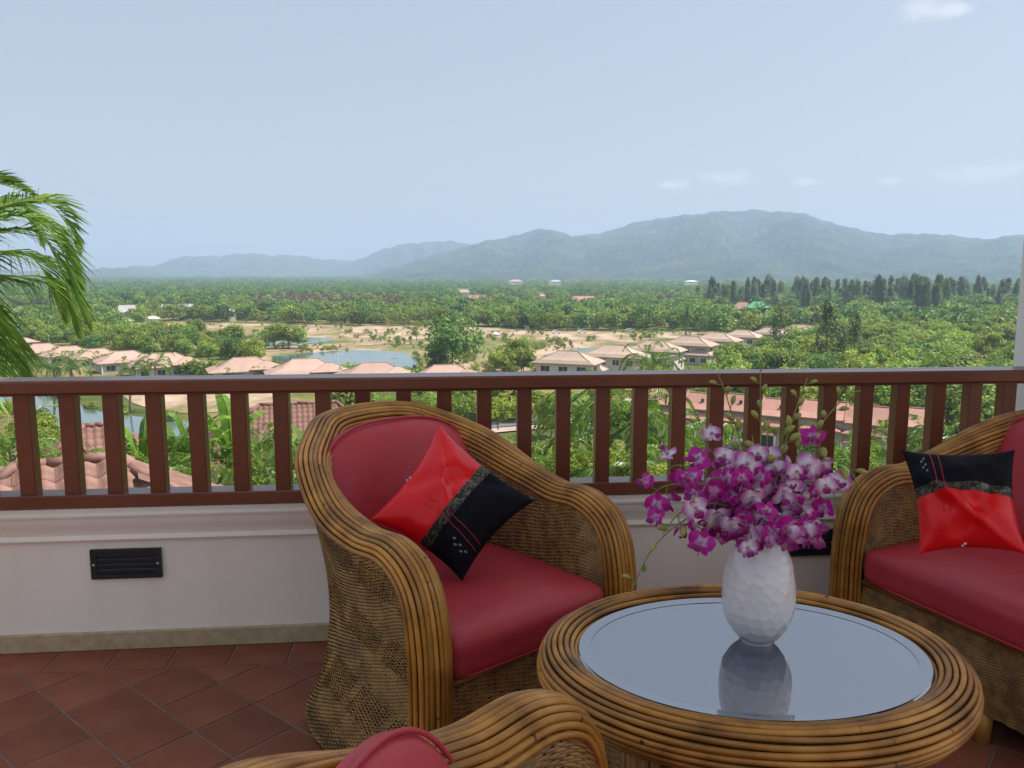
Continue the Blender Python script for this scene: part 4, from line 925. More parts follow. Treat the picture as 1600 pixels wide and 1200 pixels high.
tree_kind('casuarina', (11, 12, 13), 26, 11, 3.0, 80, 4200, .5, 'leaf_d', 'cone', r=.32, cl=.2)
tree_kind('airy', (51, 52, 53), 26, 13, 6.0, 60, 1900, .5, 'leaf_d', 'cone', bark='bark', r=.38, cl=.17)
tree_kind('young', (14, 15), 5.0, 3.2, 1.2, 18, 2000, .12, 'leaf_c', cl=.26)
tree_kind('brown', (16,), 9, 4.5, 2, 20, 900, .3, 'leaf_brown', cl=.2)
tree_kind('shrub', (17, 18, 19), 2.4, 3.2, .1, 20, 2600, .095, 'leaf_a', cl=.26)
tree_kind('reed', (20,), 1.5, 3.0, .0, 12, 500, .22, 'leaf_c', cl=.3)
# lighter copies for the far wood
FAR = {}
for key, seeds, H, Wd, z0, ncl, nl, size, mat, shape in (('fa', (31, 32), 9.5, 9, 1.2, 16, 420, .75, 'leaf_a', 'round'), ('fb', (33, 34), 10.5, 10, 1.2, 16, 420, .8, 'leaf_b', 'round'), ('fc', (35,), 9, 8.5, 1.2, 14, 380, .7, 'leaf_c', 'round'), ('fd', (36, 37), 21, 7.5, 2, 40, 700, 1.0, 'leaf_d', 'cone'), ('fe', (38,), 8.5, 6, 1, 14, 300, .6, 'leaf_brown', 'round')):
    FAR[key] = []
    for s in seeds:
        c, _ = crown_mesh('far_crown', s, H, Wd, z0, ncl, nl, size, shape, .27); c.materials.append(MT[mat]); FAR[key].append(c)
def tree(key, label, x, y, s=1., group=None, name=None, var=None, cat='tree', z=None, rot=None, sz=None):
    v = TREES[key][int(rng.integers(len(TREES[key]))) if var is None else var]
    o = thing(name or 'leafy_tree', label, cat, (x, y, float(ground_z(x, y)) if z is None else z), float(rng.uniform(0, 6.28)) if rot is None else rot, group)
    o.scale = (s, s, s * (sz or 1)); link('crown' if key not in ('shrub', 'reed') else 'foliage', v[0], None, o); link('trunk' if key not in ('shrub', 'reed') else 'stem', v[1], None, o); return o
def tree_px(key, label, px, py_base, h_px, group=None, name=None, var=None, cat='tree', D=None, wf=1.0):
    """a tree whose foot stands at that pixel of the plain and which is h_px pixels tall there"""
    p = on_z(px, py_base, GZ) if D is None else on_d(px, py_base, D); d = proj([p])[0, 2]; h = h_px * d / FPX
    Hk = dict(broad=8.5, yellow=8, dark=10, sparse=9, casuarina=26, airy=26, young=5, brown=9, shrub=2.4, reed=1.5)[key]; s = h / Hk * 1.0
    o = tree(key, label, p[0], p[1], s, group, name, var, cat, z=(None if D is None else p[2])); o.scale = (s * wf, s * wf, s); return o

# ------------------------------------------------------------------ palms and bananas
def frond_mesh(name, P, nleaf, L, droop, seed, wide=.03, sweep=(0, 0, 0), vee=.5, tipf=.45, mat='palm'):
    """feather leaf along the curve P: rachis plus leaflets left and right"""
    g = np.random.default_rng(seed); P = resample(np.array(P, float), 40); T, N, B = frames(P); V, F, rv = [], [], []
    tb_, tf, _ = tube(P, np.linspace(min(L * .028, .02), L * .006, 40), 5); V.append(tb_); F += [tuple(f) for f in tf]; rv += [.75] * len(tf); n0 = len(tb_)
    zz = np.array([0, 0, 1.])
    for k in range(nleaf):
        f = .10 + .90 * (k + .5) / nleaf; i = min(39, int(f * 39)); t = T[i]
        side = np.cross(t, zz); side /= np.linalg.norm(side) + 1e-9; upv = np.cross(side, t)
        ll = L * (math.sin(math.pi * min(1, (f * .86 + .13))) ** .6) * g.uniform(.85, 1.1) * (1 - .25 * f)
        for s in (-1, 1):
            d = side * s * .85 + t * (.45 + tipf * f) + upv * vee * (.35 + .2 * g.normal()) + np.array(sweep) + g.normal(0, .07, 3); d /= np.linalg.norm(d)
            p0 = P[i]; w = wide * g.uniform(.8, 1.2); m1 = p0 + d * ll * .5 - zz * droop * ll * .16; m2 = p0 + d * ll * .93 - zz * droop * ll * .62
            nn = np.cross(d, t * .6 + zz * .4); nn /= np.linalg.norm(nn) + 1e-9
            V.append(np.array([p0, m1 + nn * w, m2, m1 - nn * w])); F.append((n0, n0 + 1, n0 + 2, n0 + 3)); n0 += 4; rv.append(float(np.clip(g.normal(.45, .2), 0, 1)))
    me = npmesh(name, np.vstack(V), F, False, rnd=rv); me.materials.append(MT[mat]); return me
def std_frond(seed, L=3.2, up=.9, fall=1.5, nl=34, ll=.75, droop=.8):
    a = np.linspace(0, 1, 12); P = np.c_[L * a * (1 - .12 * a), .08 * L * np.sin(a * 2 + seed), up * L * .42 * np.sin(a * math.pi * .62) - fall * L * .32 * a ** 2.4]
    return frond_mesh('frond', P, nl, ll, droop, seed, .035)
FR = {'steep': [std_frond(s, 3.0, 1.7, 1.0) for s in (1, 2)], 'mid': [std_frond(s, 3.2, 1.0, 1.5) for s in (3, 4, 5)], 'low': [std_frond(s, 3.0, .45, 1.9) for s in (6, 7)]}
def palm(label, x, y, zc, s=1., group='palms below the balcony', name='palm_tree', nf=(4, 7, 5), zg=None):
    zg = float(ground_z(x, y)) if zg is None else zg; h = max(.5, zc - zg); o = thing(name, label, 'palm', (x, y, zg), float(rng.uniform(0, 6.3)), group)
    lean = rng.normal(0, .04, 2) * h; P = spline([(0, 0, -.4), (lean[0] * .3, lean[1] * .3, h * .4), (lean[0], lean[1], h)], 8); V, F, L = tube(P, np.linspace(.19, .12, len(P)) * s, 8)
    link('trunk', npmesh('trunk', V, F, True), 'bark_pale', o)
    k = 0
    for key, n in zip(('steep', 'mid', 'low'), nf):
        for j in range(n):
            a = 2 * math.pi * (j + .5 * rng.random()) / n + k * .5; k += 1
            link('frond', FR[key][int(rng.integers(len(FR[key])))], None, o, loc=(lean[0], lean[1], h), rot=(float(rng.normal(0, .12)), float(rng.normal(0, .12)), a), scale=s * float(rng.uniform(.85, 1.1)))
    return o
def banana_leaf(seed, L=2.6, up=1.6, W=.34):
    g = np.random.default_rng(seed); n = 22; a = np.linspace(0, 1, n); P = np.c_[L * .62 * a ** 1.25, .05 * L * np.sin(a * 3 + seed), L * .8 * up / 1.6 * np.sin(a * 1.75)]
    V, F, rv = [], [], []; b, f, _ = tube(P, np.linspace(.035, .008, n), 5); V.append(b); F += [tuple(q) for q in f]; rv += [.9] * len(f); n0 = len(b)
    T, N, B = frames(P)
    for i in range(3, n - 1):
        t0, t1 = a[i], a[i + 1]
        for s in (-1, 1):
            def edge(t, j): w = W * math.sin(math.pi * min(1, (t - .1) / .9 * .93 + .07)) ** .55; return P[j] + np.array([0, s, 0]) * w + np.array([.02, 0, -.32 * w - .05 * g.random()])
            gp = .5 if g.random() < .2 else 1.0
            e0, e1 = edge(t0, i), edge(t1, i + 1); e1 = e0 + (e1 - e0) * gp; q = [P[i], P[i + 1], e1, e0] if s > 0 else [P[i], e0, e1, P[i + 1]]
            V.append(np.array(q)); F.append((n0, n0 + 1, n0 + 2, n0 + 3)); n0 += 4; rv.append(float(np.clip(.45 + .12 * g.normal(), 0, 1)))
    me = npmesh('leaf', np.vstack(V), F, False, rnd=rv); me.materials.append(MT['banana']); return me
BAN = [banana_leaf(1, 2.6, 1.9), banana_leaf(2, 2.8, 1.6), banana_leaf(3, 2.5, 1.1), banana_leaf(4, 2.4, 2.1, .3)]
def banana(label, x, y, zc, s=1., group='banana plants below the railing'):
    zg = float(ground_z(x, y)); h = max(.4, zc - zg); o = thing('banana_plant', label, 'banana plant', (x, y, zg), float(rng.uniform(0, 6.3)), group)
    V, F, _ = tube([(0, 0, -.3), (.05, 0, h * .5), (0, 0, h + .1)], [.16 * s, .14 * s, .09 * s], 8); link('stalk', npmesh('stalk', V, F, True), 'stem', o)
    for j in range(9): link('leaf', BAN[j % 4], None, o, loc=(0, 0, h), rot=(0, float(rng.normal(0, .16)), j * 2.4 + float(rng.normal(0, .2))), scale=s * float(rng.uniform(.8, 1.15)))
    return o
# the tall palm whose windblown fronds enter at the left
np_c = on_d(-95, 405, 13.0)
npalm = thing('coconut_palm', 'tall coconut palm whose windblown fronds enter the picture at the left', 'palm', (np_c[0], np_c[1], float(ground_z(np_c[0], np_c[1]))))
hz = np_c[2] - npalm.location.z; P = spline([(-.8, .3, -.3), (-.6, .2, hz * .4), (0, 0, hz)], 8); V, F, _ = tube(P, np.linspace(.2, .13, len(P)), 10); link('trunk', npmesh('trunk', V, F, True), 'bark_pale', npalm)
base = np.array([np_c[0], np_c[1], npalm.location.z])
FRP = [([(-95, 405), (-40, 345), (10, 318), (60, 318), (90, 350), (108, 395)], 12.6, .40, .5, (.25, 0, .35)),
       ([(-95, 405), (-40, 372), (20, 357), (60, 378), (88, 440), (125, 512)], 12.8, .42, .75, (.30, 0, .1)),
       ([(-95, 405), (-45, 425), (10, 432), (52, 432), (82, 462), (106, 520)], 13.2, .44, .9, (.28, 0, -.15)),
       ([(-95, 405), (-60, 440), (-30, 480), (-8, 520), (8, 560), (18, 600)], 12.9, .46, .9, (.3, 0, -.1)),
       ([(-95, 405), (-60, 350), (-25, 318), (10, 325), (35, 350), (50, 385)], 13.5, .42, .6, (.3, 0, .15)),
       ([(-95, 405), (-70, 330), (-40, 290), (-10, 285), (25, 300), (45, 318)], 13.3, .36, .4, (.3, 0, .5)),
       ([(-95, 405), (-50, 360), (0, 338), (48, 345), (82, 390), (110, 450)], 12.9, .42, .6, (.3, 0, .1)),
       ([(-95, 405), (-50, 400), (0, 392), (40, 405), (66, 450), (84, 500)], 13.4, .42, .8, (.3, 0, -.05)),
       ([(-95, 405), (-70, 455), (-45, 520), (-25, 580), (-15, 640)], 12.7, .46, .9, (.3, 0, -.1)),
       ([(-95, 405), (-140, 380), (-200, 390), (-250, 440), (-290, 520)], 12.8, .5, .8, (.2, 0, 0)),
       ([(-95, 405), (-130, 440), (-170, 500), (-190, 580)], 13.2, .5, .8, (.2, 0, 0)),
       ([(-95, 405), (-110, 340), (-150, 300), (-220, 310), (-270, 360)], 13.0, .5, .6, (.2, 0, 0))]
for k, (px, D, L, dr, sw) in enumerate(FRP):
    pts = np.array([on_d(x, y, 13.0 + (D - 13.0) * min(1, i / 3) * 2.5) for i, (x, y) in enumerate([(x + (14 if x > 0 else 0), y) for x, y in px])]) - base
    link('frond', frond_mesh('frond', spline(pts, 8), 90, L * 2.0, dr, 70 + k, .0135, tuple(.8 * v for v in sw), .55, .3, 'palm_near'), None, npalm)

# ------------------------------------------------------------------ houses
def hip_roof(w, d, h, t=.18, gable=0.):
    """hipped roof solid with thickness, eaves at z=0, ridge along x; gable 0..1 shortens the hips"""
    rx = max(w / 2 - d / 2 * (1 - gable), .12); e = [(-w / 2, -d / 2), (w / 2, -d / 2), (w / 2, d / 2), (-w / 2, d / 2)]
    k = .58; ex, ey = w / 2 * (1 - .30), d / 2 * .62             # a slight sweep: lower pitch at the eaves
    mx = rx + (w / 2 - rx) * .62; mid = [(-mx, -d / 2 * .62), (mx, -d / 2 * .62), (mx, d / 2 * .62), (-mx, d / 2 * .62)]
    V = [(x, y, 0) for x, y in e] + [(x, y, t) for x, y in e] + [(x, y, t + h * .30) for x, y in mid] + [(-rx, 0, h + t), (rx, 0, h + t)]
    F = [(3, 2, 1, 0)] + [(i, (i + 1) % 4, 4 + (i + 1) % 4, 4 + i) for i in range(4)] + [(4 + i, 4 + (i + 1) % 4, 8 + (i + 1) % 4, 8 + i) for i in range(4)] + [(8, 9, 13, 12), (9, 10, 13), (10, 11, 12, 13), (11, 8, 12)]
    return np.array(V), F
def roof_part(parent, w, d, h, z, mat, off=(0, 0), gable=0., nm='roof'):
    me = npmesh('roof', *hip_roof(w, d, h, gable=gable)); r = link(nm, me, mat, parent, loc=(off[0], off[1], z))
    V = me.vertices; b = MB(); g = [np.array(v.co) for v in V]
    for a, c in ((8, 12), (9, 13), (10, 13), (11, 12), (4, 8), (5, 9), (6, 10), (7, 11), (12, 13)): b.tube([g[a] + (0, 0, .03), g[c] + (0, 0, .05)], .11, 5)
    link('ridge_cap', b.mesh('ridge_cap'), mat, r); return r
def window(parent, x, y, z, w, h, axis=0):
    b = MB(); f = .07
    for q in ((-w / 2 - f, w / 2 + f, h / 2, h / 2 + f), (-w / 2 - f, w / 2 + f, -h / 2 - f, -h / 2), (-w / 2 - f, -w / 2, -h / 2, h / 2), (w / 2, w / 2 + f, -h / 2, h / 2), (-.025, .025, -h / 2, h / 2)): b.box(q[0], q[1], -.05, .02, q[2], q[3])
    o = link('window', b.mesh('window'), 'white', parent, loc=(x, y, z), rot=(0, 0, R(90) * axis)); link('pane', npmesh('pane', *box(-w / 2, w / 2, -.01, .012, -h / 2, h / 2)), 'pane', o); return o
def house(name, label, px, py_eave, wpx, roof, storeys=1, dw=.75, yaw=0, group=None, rh=.26, gable=0., skirt=True, porch=False, wallmat='wall', zg=GZ, deep=None):
    eave = 2.7 * storeys; D = dist_for(py_eave, zg + eave, px); p = on_z(px, py_eave, zg + eave); d = proj([p])[0, 2]; w = wpx * d / FPX; dp = deep or w * dw
    a = -math.atan2(p[0], p[1]) + yaw; ux, uy = p[0] / D, p[1] / D
    o = thing(name, label, 'house', (p[0] + ux * dp * .35, p[1] + uy * dp * .35, zg), a, group)
    ww, wd = w * .84, dp * .82
    link('wall', npmesh('wall', *box(-ww / 2, ww / 2, -wd / 2, wd / 2, -1, eave + .05)), wallmat, o)
    roof_part(o, w * (.80 if skirt else 1), dp * (.80 if skirt else 1), w * rh, eave + (.55 if skirt else .0), roof, gable=gable)
    if skirt:
        V, F = hip_roof(w, dp, 1.3); V[8:12, :2] = V[4:8, :2] * .78; V[8:12, 2] = .18 + .75; V[12:, 2] = .93; V[12:, 0] *= .5
        link('lower_roof', npmesh('lower_roof', V, F), roof, o, loc=(0, 0, eave - .1))
    if wpx > 24:
        n = max(2, int(ww / 3.4))
        for s in range(storeys):
            for i in range(n): window(o, -ww / 2 + (i + .5) * ww / n, -wd / 2 - .015, 1.35 + 2.7 * s, ww / n * .5, 1.35)
        window(o, ww / 2 + .015, 0, 1.35 + 2.7 * (storeys - 1), wd * .3, 1.3, 1); window(o, -ww / 2 - .015, 0, 1.35 + 2.7 * (storeys - 1), wd * .3, 1.4, 1)
    if porch:
        V, F = hip_roof(w * .5, dp * .72, w * .085, gable=0); link('wing_roof', npmesh('wing_roof', V, F), roof, o, loc=(w * .27, -dp * .2, eave + .35))
        for i in (-1, 1): link('porch_post', npmesh('porch_post', *box(i * w * .42 - .12, i * w * .42 + .12, -dp * .46, -dp * .46 + .24, -1, eave)), 'white', o)
    return o
GA = 'pink roofed villas in the left row'
for i, (px, py, w, lb) in enumerate([(16, 538, 66, 'pink roofed villa at the far left behind the palm fronds'), (66, 551, 66, 'pink roofed villa second from the left of its row'), (108, 556, 70, 'pink roofed villa third from the left of its row'), (152, 560, 70, 'pink roofed villa in the middle of the left row'), (196, 566, 84, 'pink roofed villa second from the right end of the left row'), (258, 573, 104, 'pink roofed villa at the right end of the left row')]): house('villa', lb, px, py, w * 1.1, 'roof_pink', 1, .62, R(12), GA, .125, porch=True)
GB = 'pink roofed villas just above the rail'
for i, (px, py, w, lb) in enumerate([(384, 580, 108, 'pink roofed villa at the left end of the row touching the rail'), (478, 584, 118, 'pink roofed villa second in the row touching the rail'), (586, 590, 116, 'pink roofed villa third in the row touching the rail, in front of the pond'), (697, 593, 112, 'pink roofed villa at the right end of the row touching the rail')]): house('villa', lb, px, py, w * 1.08, 'roof_pink', 1, .62, R(6), GB, .125, porch=True)
GC = 'tan roofed two storey villas in the right row'
for i, (px, py, w, lb) in enumerate([(888, 568, 96, 'tan roofed villa nearest, at the left end of the right row'), (960, 558, 94, 'tan roofed villa second from the near end of the right row'), (1024, 549, 82, 'tan roofed villa third from the near end of the right row'), (1078, 540, 74, 'tan roofed villa fourth from the near end of the right row'), (1120, 533, 66, 'tan roofed villa fifth from the near end of the right row'), (1160, 527, 54, 'tan roofed villa sixth from the near end of the right row'), (1204, 523, 52, 'tan roofed villa before the last in the right row'), (1250, 519, 58, 'tan roofed villa at the far end of the right row')]): house('villa', lb, px, py, w * 1.1, 'roof_tan', 2, .62, R(-18), GC, .12)
GP = 'small tan roofed pavilions in front of the right row'
for i, (px, py, w, lb) in enumerate([(929, 580, 36, 'small tan hipped pavilion nearest the rail'), (977, 572, 38, 'small tan hipped pavilion second from the near end'), (1052, 563, 32, 'small tan hipped pavilion behind the round palm'), (1096, 556, 42, 'small tan hipped pavilion in the middle of the right row'), (1134, 543, 28, 'small tan hipped pavilion farthest along the right row')]): house('pavilion', lb, px, py, w, 'roof_tan', 1, .95, R(-18), GP, .34, skirt=False)
# red terrace behind the balusters, stepping nearer to the right
GD = 'red roofed terrace houses behind the balusters'
A0, A1 = on_z(985, 626, GZ + 5.6), on_z(1500, 672, GZ + 5.6); nD = 8; ND = ['at the left end, mostly behind the palms', 'second from the left', 'third from the left, left of the orchids', 'behind the orchid tips', 'fifth from the left', 'third from the right end', 'second from the right end', 'at the right end by the sofa']
for i in range(nD):
    p = A0 + (A1 - A0) * (i + .5) / nD; L = np.linalg.norm(A1 - A0) / nD; a = math.atan2(A1[1] - A0[1], A1[0] - A0[0]); zt = GZ - 0.05 + .0
    o = thing('terrace_house', 'red roofed terrace house ' + ND[i], 'house', (p[0] + math.sin(-a) * -2.5, p[1] + math.cos(a) * 2.5, zt), a, GD); w = L
    link('wall', npmesh('wall', *box(-w / 2 + .03, w / 2 - .03, -2.6, 3.4, -2, 5.6)), 'wall', o)
    stp = .25 * (i % 2)
    roof_part(o, w + .5, 8.2, 2.0, 5.55 + stp, 'roof_red', (0, .6), gable=.92)
    V, F = hip_roof(w * .98, 2.6, .8); r_ = link('lower_roof', npmesh('lower_roof', V, F), 'roof_red', o, loc=(0, -3.2, 4.2 + stp * .6))
    V, F = hip_roof(w * .42, 2.2, 1.0); link('porch_roof', npmesh('porch_roof', V, F), 'roof_red', o, loc=(-w * .22, -4.0, 3.0))
    for q in (-.25, .25): window(o, q * w, -2.62, 1.7, w * .30, 1.9)
    for q in (-.46, .02): link('porch_post', npmesh('porch_post', *box(q * w - .1, q * w + .1, -4.9, -4.7, -2, 3.0)), 'white', o)
    link('roof_vent', npmesh('roof_vent', *box(-.2, .2, -1.6, -1.3, 6.7 + stp, 7.1 + stp)), 'louvre', o)
# far houses
FARH = [
 ('farm_house', 'pale grey steep roofed building standing alone at the left', 199, 488, 30, 'roof_grey', .6, .35), ('farm_house', 'pale grey gabled building, left of the joined pair', 264, 484, 26, 'roof_grey', .6, .3), ('farm_house', 'wide pale grey gabled building of the joined pair', 293, 485, 36, 'roof_grey', .6, .26), ('farm_house', 'pale grey gabled building right of the joined pair', 336, 483, 24, 'roof_grey', .6, .33), ('farm_house', 'tiny pale grey gabled building at the right of its group', 363, 487, 12, 'roof_grey', .6, .35),
 ('villa', 'tan hipped villa at the left of the three by the light trees', 210, 515, 46, 'roof_tan', 0, .2), ('villa', 'tan hipped villa in the middle of the three by the light trees', 247, 514, 38, 'roof_tan', 0, .2), ('villa', 'tan hipped villa at the right of the three by the light trees', 279, 515, 38, 'roof_tan', 0, .2),
 ('shed', 'white roofed shed below the lone grey building', 194, 502, 27, 'white', 0, .15), ('shed', 'small white roofed shed right of the other shed', 239, 498, 20, 'white', 0, .15), ('long_shed', 'long low pale roofed building behind the palm fronds', 46, 488, 60, 'roof_grey', .6, .08), ('shed', 'white gabled shed beside the palm fronds', 31, 512, 18, 'white', .6, .3),
 ('villa', 'distant orange roofed villa above the middle wood, left one', 745, 469, 38, 'roof_red', .4, .18), ('villa', 'distant orange roofed villa above the middle wood, second one', 799, 472, 28, 'roof_red', .4, .18), ('villa', 'distant orange gabled villa with twin roofs above the wood', 911, 473, 44, 'roof_red', .6, .22), ('villa', 'distant pink roofed house just below the hills left of centre', 725, 457, 20, 'roof_pink', .3, .2), ('villa', 'distant grey house between the orange villas', 858, 474, 18, 'roof_grey', .3, .2), ('villa', 'distant pink house above the orange villas', 846, 463, 14, 'roof_pink', .3, .2),
 ('villa', 'orange hipped villa left of the green roofed hall', 1160, 483, 34, 'roof_red', 0, .3), ('hall', 'green roofed hall with a raised upper roof', 1183, 492, 56, 'roof_green', 0, .2), ('villa', 'orange roofed villa right of the green roofed hall', 1214, 487, 34, 'roof_red', 0, .2), ('villa', 'orange roofed villa before the far end of the tan row', 1260, 490, 32, 'roof_red', 0, .2), ('villa', 'pale orange villa behind the twin feathery trees', 1314, 491, 26, 'roof_pink', 0, .25), ('villa', 'orange roofed white villa in the right wood', 1437, 498, 36, 'roof_red', 0, .28), ('villa', 'small orange roofed villa beside the white villa', 1464, 497, 18, 'roof_red', 0, .3), ('villa', 'orange roofed villa near the right edge in the wood', 1558, 487, 26, 'roof_red', 0, .16), ('villa', 'small white house above the right wood', 1378, 489, 16, 'roof_grey', 0, .3), ('villa', 'pink roofed low house left of the pine stand', 1045, 475, 44, 'roof_pink', 0, .1), ('villa', 'tiny pink house at the foot of the hills', 806, 440, 24, 'roof_pink', 0, .12), ('villa', 'tiny pale house at the foot of the hills', 868, 440, 20, 'roof_grey', 0, .12), ('warehouse', 'tiny white warehouse at the foot of the right hill', 1080, 440, 22, 'white', 0, .08)]
FHP = []
for nm, lb, px, py, w, rf, gb, rh in FARH:
    o = house(nm, lb, px, py, w, rf, 2 if py < 495 else 1, .6, R(5), 'houses scattered over the plain', rh, gb, skirt=False); FHP.append((px, py, w))
    if 'hall' == nm:
        roof_part(o, w * .0 + 13, 9, 3.2, 5.4 + 3.6, 'roof_green')
# near tiled roofs below the railing
def tiled_roof_house(name, label, ridge_l, ridge_r, D, drop, span, group, tw, th_, each, mat, hipl=True, zwall=-4):
    """ridge between two pixels at distance D; the slope towards the balcony and both hips are tiled"""
    a, b = on_d(*ridge_l, D), on_d(*ridge_r, D); z = (a[2] + b[2]) / 2; a[2] = b[2] = z; L = np.linalg.norm(b - a); ax = (b - a) / L; ay = np.array([ax[1], -ax[0], 0]); mid = (a + b) / 2
    if ay @ (-mid * (1, 1, 0)) < 0: ay = -ay
    zg = float(ground_z(mid[0], mid[1])); o = thing(name, label, 'house', (mid[0], mid[1], zg), math.atan2(ax[1], ax[0]), group); zr = z - zg     # local: x along ridge, -y towards the balcony
    W2, H2 = L / 2 + span, span; ez = zr - drop
    link('wall', npmesh('wall', *box(-W2 * .88, W2 * .88, -H2 * .85, H2 * .85, -3, ez + .1)), 'wall', o)
    V, F = hip_roof(2 * W2, 2 * H2, drop, .12); V[8:12, :2] = (V[4:8, :2] + np.array([(-L / 2, 0), (L / 2, 0), (L / 2, 0), (-L / 2, 0)])) / 2; V[8:12, 2] = .12 + drop / 2; V[12] = (-L / 2, 0, drop + .12); V[13] = (L / 2, 0, drop + .12)
    roof = link('roof', npmesh('roof', V, F), 'clay_far', o, loc=(0, 0, ez))
    sl = math.hypot(span, drop)
    def slope(fn, halfw, tag_):
        nrow = int(sl / th_); out = MB()
        # tile: shallow S wave, thick lower edge
        xs = np.linspace(-tw / 2, tw / 2, 9); wv = tw * .12 * np.cos(xs / tw * 2 * math.pi)
        for r_ in range(nrow):
            s1 = (r_ + 1.08) * th_; s0 = r_ * th_; hw = halfw(s1)
            for c in range(int(-hw / tw) - 1, int(hw / tw) + 2):
                x = (c + .5 * 0) * tw
                if abs(x) > hw - tw * .35: continue
                if each == 'near':
                    Pt = fn(x, (s0 + s1) / 2)
                    if not vis(o, roof, Pt): continue
                V = [];
                for s, lift in ((s0, .01), (s1, .045), (s1, .005)):
                    for xx, ww_ in zip(xs, wv): V.append(fn(x + xx, s, lift + ww_ + .02))
                V = np.array(V); F_ = grid_faces(3, 9)
                if each == 'near': c0 = V.mean(0); link('tile', npmesh('tile', V - c0, F_, True), mat, roof, loc=tuple(c0 + (0, 0, rng.normal(0, .006))), rot=(0, 0, float(rng.normal(0, .008))))
                else: out.add(V, F_)
        if out.n: tag(link('tiles', out.mesh('tiles', True), mat, roof), kind='stuff')
    def fn_front(x, s, l=0): q = s / sl; return (x, -span * q, drop * (1 - q) + .12 + l)
    def fn_r(x, s, l=0): q = s / sl; return (L / 2 + span * q, x, drop * (1 - q) + .12 + l)
    def fn_l(x, s, l=0): q = s / sl; return (-L / 2 - span * q, -x, drop * (1 - q) + .12 + l)
    slope(fn_front, lambda s: L / 2 + span * s / sl, 'f'); slope(fn_r, lambda s: span * s / sl, 'r'); slope(fn_l, lambda s: span * s / sl, 'l')
    # half-round ridge and hip caps
    def caps(p, q, r_, st):
        p, q = np.array(p, float), np.array(q, float); n = max(2, int(np.linalg.norm(q - p) / st)); d = (q - p) / n
        for i in range(n):
            V, F, _ = tube([p + d * i - d * .04, p + d * (i + 1.02)], [r_ * 1.05, r_ * .97], 10); link('ridge_tile', npmesh('ridge_tile', V, F, True), mat, roof)
    rc = .075 if each == 'near' else .16; st = .36 if each == 'near' else 1.2
    caps((-L / 2, 0, drop + .16), (L / 2, 0, drop + .16), rc, st)
    for sx in (-1, 1): caps((sx * L / 2, 0, drop + .16), (sx * W2, -span, .16), rc, st)
    return o
def vis(o, roof, P):
    M_ = Matrix.Translation(o.location) @ Matrix.Rotation(o.rotation_euler.z, 4, 'Z') @ Matrix.Translation(roof.location); w = M_ @ Vector(P); q = proj([tuple(w)])[0]
    return -30 < q[0] < 420 and q[1] < 800 and q[2] > 0
tiled_roof_house('tiled_house', 'near house with a weathered clay tile roof below the railing at left', (24, 737), (176, 737), 13.5, 1.45, 2.35, 'clay tiled houses below the railing', .27, .36, 'near', 'clay')
tiled_roof_house('tiled_house', 'brown tiled house by the pond at left', (132, 668), (168, 668), 52, 2.2, 3.2, 'clay tiled houses below the railing', .42, .55, 'far', 'clay_far')
tiled_roof_house('tiled_house', 'wide brown tiled house left of the armchair', (405, 633), (525, 633), 66, 3.6, 5.2, 'clay tiled houses below the railing', .42, .55, 'far', 'clay_far')

# ------------------------------------------------------------------ trees that can be told apart
tree_px('dark', 'big round dark green tree standing alone beside the pond', 708, 578, 84, None, 'shade_tree', 0, wf=.98)
tree_px('dark', 'low dark bush tree leaning on the left of the big round tree', 682, 580, 34, None, 'leafy_tree', 1)
tree_px('sparse', 'sparse tree with a bare trunk on the sand left of the big tree', 651, 534, 32, None, 'leafy_tree', 0)
tree_px('sparse', 'thin pale tree right of the big round tree', 748, 552, 34, None, 'leafy_tree', 1)
LG = 'light green trees by the upper pond'
for px, pb, h, k, lb in ((430, 545, 38, 'broad', 'light green tree at the left of the upper pond clump'), (452, 545, 40, 'yellow', 'light green tree in the middle of the upper pond clump'), (466, 545, 32, 'broad', 'light green tree at the right of the upper pond clump'), (366, 536, 28, 'broad', 'round light green tree left of the upper pond'), (330, 540, 24, 'broad', 'small round tree at the left edge of the clearing'), (344, 556, 24, 'yellow', 'yellowish tree below the round light green trees'), (310, 548, 26, 'yellow', 'yellowish tree near the right end of the pink row'), (292, 556, 22, 'broad', 'green tree just behind the right end of the pink row')): tree_px(k, lb, px, pb, h, LG)
for px, pb, h, lb in ((868, 538, 14, 'dark round bush on the shore, tallest of three'), (845, 545, 14, 'bush at the left end of the narrow pond'), (838, 547, 10, 'low bush left of the narrow pond'), (883, 534, 8, 'small bush right of the dark round bush'), (920, 533, 8, 'small bush beside the narrow pond'), (828, 543, 16, 'thin bush on the sand'), (545, 520, 9, 'dark bush on the sand flat'), (572, 521, 7, 'small dark bush on the sand flat'), (990, 527, 9, 'bush on the pink dirt at the right'), (1012, 528, 9, 'second bush on the pink dirt at the right')): tree_px('shrub', lb, px, pb, h, 'bushes on the clearing', 'shrub', cat='shrub')
for px, pb, h, lb in ((775, 570, 34, 'young thin tree on the dry grass, left of two'), (784, 572, 26, 'young thin tree on the dry grass, right of two'), (818, 582, 44, 'slender tree left of the nearest tan villa'), (742, 586, 22, 'small tree right of the last pink roof'), (760, 588, 26, 'yellowish small tree touching the rail right of the last pink roof'), (800, 592, 22, 'low small tree touching the rail'), (836, 594, 24, 'small tree in front of the nearest tan villa')): tree_px('sparse' if h > 30 else 'young', lb, px, pb, h, 'young trees on the dry grass', 'young_tree')
